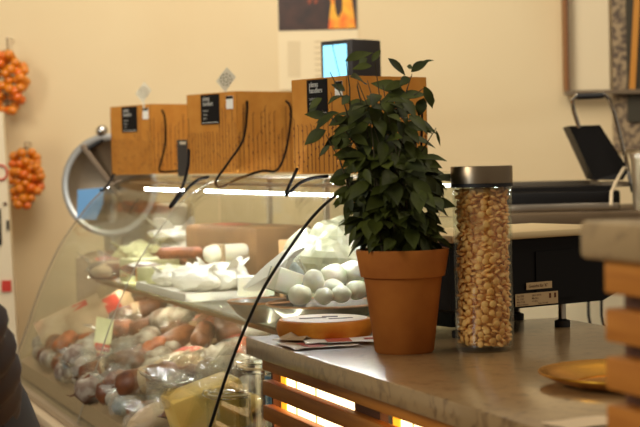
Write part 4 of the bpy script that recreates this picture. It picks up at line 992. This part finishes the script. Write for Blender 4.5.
# ------------------------------------------------------------------ left: display board and tomato bunches
Yb_ = 5.75
pr = aty(12.5, 230, Yb_); ptop = aty(6, 112, Yb_)
t = thing('white_display_board', 'tall white display board with red marks at the left edge', 'sign', (pr.x-.16, Yb_, 0))
b = MB(); hh = ptop.z
b.add([(-.18, -.02, 0), (.19, -.02, 0), (.14, -.02, hh), (-.2, -.02, hh), (-.18, .02, 0), (.19, .02, 0), (.14, .02, hh), (-.2, .02, hh)], [[0, 1, 2, 3], [7, 6, 5, 4], [0, 4, 5, 1], [1, 5, 6, 2], [2, 6, 7, 3], [3, 7, 4, 0]]); b.build('board', mat('cream_board', (226, 208, 172), rough=.5), t)
def bp(px, py): return aty(px, py, Yb_-.025)-Vector(t.location)
b = MB(); c_ = bp(1, 172.5); b.tube([(c_.x+.022*math.cos(2*PI*k/24), c_.y, c_.z+.026*math.sin(2*PI*k/24)) for k in range(24)], .0035, seg=5, close=True); b.build('red_ring', m_red, t, smooth=True)
b = MB(); b.box(bp(6.5, 286), (.034, .006, .04)); b.build('red_square', m_red, t)
b = MB(); b.ball(bp(5, 204), .007, (1, .5, 1), 2); b.build('brown_pin', m_twig, t)
b = MB(); b.box(bp(-3, 227), (.03, .01, .13), bev=.003); b.build('dark_panel', m_black, t)
b = MB(); b.box(bp(8, 225)-Vector((0, 0, .0)), (.010, .006, .035)); b.build('olive_mark', m_olive, t)
def bunch(x0, y0, x1, y1, Y, n, lab, topy, red):
    c = aty((x0+x1)/2, topy, Y); t = thing('tomato_bunch', lab, 'tomatoes', c, 0, 'tomato bunches on the wall')
    k = Y/F; st = MB(); tops = []
    pts = []; tries = 0
    while len(pts) < n and tries < 4000:
        tries += 1
        x = R.uniform(x0, x1); y = R.uniform(y0, y1); cxn = (x-(x0+x1)/2)/((x1-x0)/2); cyn = (y-(y0+y1)/2)/((y1-y0)/2)
        if cxn*cxn+cyn*cyn*.9 > 1.05: continue
        p = aty(x, y, Y+R.uniform(-.05, .02))
        if all((p-q).length > .0175 for q in pts): pts.append(p)
    mid = aty((x0+x1)/2, (y0+y1)/2, Y)-Vector(t.location)
    bot = aty((x0+x1)/2, y1-6, Y)-Vector(t.location)
    main = [Vector((0, .0, 0)), Vector((0.004, 0, (mid.z)*.5)), mid, bot]
    st.tube(main, [.0025, .003, .003, .0015], seg=6)
    for p in pts:
        q = p-Vector(t.location); a = Vector((mid.x*.9, mid.y+.01, q.z+.02)); st.tube([a, (a+q)/2+Vector((0, 0, .008)), q+Vector((0, 0, .010))], .0016, seg=5)
    st.build('dry_stalk', m_twig, t)
    st = MB(); st.tube([Vector((0, 0, 0)), Vector((0, yW-Y+.01, .0))], .003, seg=6); st.build('peg', m_steel, t)
    for i, p in enumerate(pts):
        b = MB(); r_ = R.uniform(.0165, .021); b.ball((0, 0, 0), r_, (1, 1, .95), 2); o = b.build('tomato', m_tomato2 if R.random() < red else m_tomato, t, smooth='all'); o.location = p-Vector(t.location)
bunch(-14, 54, 28, 112, 6.08, 60, 'upper hanging bunch of small orange tomatoes by the left edge', 38, .3)
bunch(9, 150, 41, 206, 6.08, 52, 'lower hanging bunch of small orange tomatoes beside the display board', 142, .25)

# ------------------------------------------------------------------ customer at the left edge, mostly out of frame
XP, YP = -.692, 2.44
t = thing('person', 'person in dark coat with ribbed brown sleeve, hand in pocket, at left', 'person', (XP, YP, 0))
def skin(name, verts, edges, radii, m, parent, lv=2):
    me = bpy.data.meshes.new(name); me.from_pydata([tuple(v) for v in verts], edges, []); me.materials.append(m)
    o = bpy.data.objects.new(name, me); col.objects.link(o); o.parent = parent
    md = o.modifiers.new('skin', 'SKIN'); md.use_smooth_shade = True
    sv = me.skin_vertices[0].data
    for i, r_ in enumerate(radii): sv[i].radius = (r_ if isinstance(r_, tuple) else (r_, r_)); sv[i].use_root = (i == 0)
    sd_ = o.modifiers.new('sub', 'SUBSURF'); sd_.levels = lv; sd_.render_levels = lv
    return o
bvs = [(0, 0, .92), (0, 0, 1.10), (-.05, 0, 1.30), (-.09, 0, 1.44), (-.10, 0, 1.52), (-.11, .02, 1.60), (-.11, .02, 1.72),
       (.0, .10, .86), (.02, .11, .48), (.02, .10, .09), (.10, .10, .04), (0, -.10, .86), (.02, -.11, .48), (.02, -.11, .09), (.10, -.11, .04),
       (-.02, -.17, 1.40), (.13, -.2, 1.13), (.15, -.10, .98), (-.10, .18, 1.40), (-.09, .24, 1.12), (.05, .24, .95)]
bed = [(0, 1), (1, 2), (2, 3), (3, 4), (4, 5), (5, 6), (0, 7), (7, 8), (8, 9), (9, 10), (0, 11), (11, 12), (12, 13), (13, 14), (3, 15), (15, 16), (16, 17), (3, 18), (18, 19), (19, 20)]
brd = [.13, .12, .13, .09, .05, .07, .085, .085, .055, .04, .03, .085, .055, .04, .03, .055, .042, .034, .055, .042, .034]
skin('body', bvs, bed, brd, m_skin, t)
# coat: lathe-like torso shell with flared hem
def ellsec(cx, cy, z, rx, ry, n=36): return [Vector((cx+rx*math.cos(2*PI*k/n), cy+ry*math.sin(2*PI*k/n), z)) for k in range(n)]
secs = [(.045, 0, .55, .27, .29), (.04, 0, .75, .25, .27), (.02, 0, .90, .215, .25), (0, 0, 1.02, .17, .22), (-.03, 0, 1.18, .165, .21), (-.06, 0, 1.32, .16, .22), (-.09, 0, 1.44, .13, .19), (-.10, 0, 1.50, .08, .09)]
b = MB(); n = 36; vs = []
for s_ in secs: vs += ellsec(*s_)
fs = []
for i in range(len(secs)-1):
    for k in range(n): fs.append([i*n+k, i*n+(k+1) % n, (i+1)*n+(k+1) % n, (i+1)*n+k])
fs.append(list(range(n))[::-1]); b.add(vs, fs); b.build('coat', m_coat, t, smooth='all')
def sleeve(pts, r0, r1, nm, m):
    P3 = [Vector(p) for p in pts]; sp = []
    for i in range(len(P3)-1):
        p0, p1, p2, p3 = P3[max(i-1, 0)], P3[i], P3[i+1], P3[min(i+2, len(P3)-1)]
        for k in range(24):
            u = k/24; sp.append(.5*((2*p1)+(p2-p0)*u+(2*p0-5*p1+4*p2-p3)*u*u+(3*p1-p0-3*p2+p3)*u**3))
    sp.append(P3[-1]); n_ = len(sp)
    rr = [(r0+(r1-r0)*i/n_)*(1+.10*math.sin(i*2*PI/9)) for i in range(n_)]
    b = MB(); b.tube(sp, rr, seg=20); return b.build(nm, m, t, smooth='all')
sleeve([(-.04, -.15, 1.43), (.08, -.20, 1.24), (.165, -.20, 1.07), (.185, -.14, .97), (.17, -.05, .90)], .075, .06, 'ribbed_sleeve', m_sleeve)
sleeve([(-.10, .16, 1.43), (-.09, .23, 1.22), (-.04, .26, 1.05), (.06, .24, .95)], .075, .058, 'sleeve', m_coat)
b = MB(); b.ball((-.125, .02, 1.745), 1, (.115, .10, .125), 3, nz=.05, nf=4); b.build('hair', m_hair, t, smooth='all')

# ------------------------------------------------------------------ lights
def area(name, loc, target, size, power, color, sy=None):
    ld = bpy.data.lights.new(name, 'AREA'); ld.energy = power; ld.color = color; ld.size = size
    if sy: ld.shape = 'RECTANGLE'; ld.size_y = sy
    o = bpy.data.objects.new(name, ld); col.objects.link(o); o.location = loc
    o.rotation_euler = (Vector(target)-Vector(loc)).to_track_quat('-Z', 'Y').to_euler(); return o
area('ceiling_light', (-.5, 4.3, 3.1), (-.25, 6.1, 2.0), 1.3, 50, (1, .92, .80))
area('ceiling_light', (1.4, 3.0, 3.1), (.9, 3.6, .9), 1.6, 28, (1, .89, .74))
area('left_fill', (-2.6, 1.2, 2.6), (.2, 3.6, 1.1), .9, 50, (1, .92, .78))  # unseen warm fill added to lighten the left faces of the bags
area('window_light', (-3.2, .2, 1.9), (.3, 2.9, 1.0), 1.0, 22, (.62, .80, 1.0), 1.5)
w_ = bpy.data.worlds.new('world'); sc.world = w_; w_.use_nodes = True
w_.node_tree.nodes['Background'].inputs[0].default_value = (1, .86, .68, 1); w_.node_tree.nodes['Background'].inputs[1].default_value = .25
sc.view_settings.view_transform = 'Standard'; sc.view_settings.look = 'None'; sc.view_settings.exposure = 0; sc.view_settings.gamma = 1
sc.cycles.transparent_max_bounces = 24; sc.cycles.max_bounces = 10
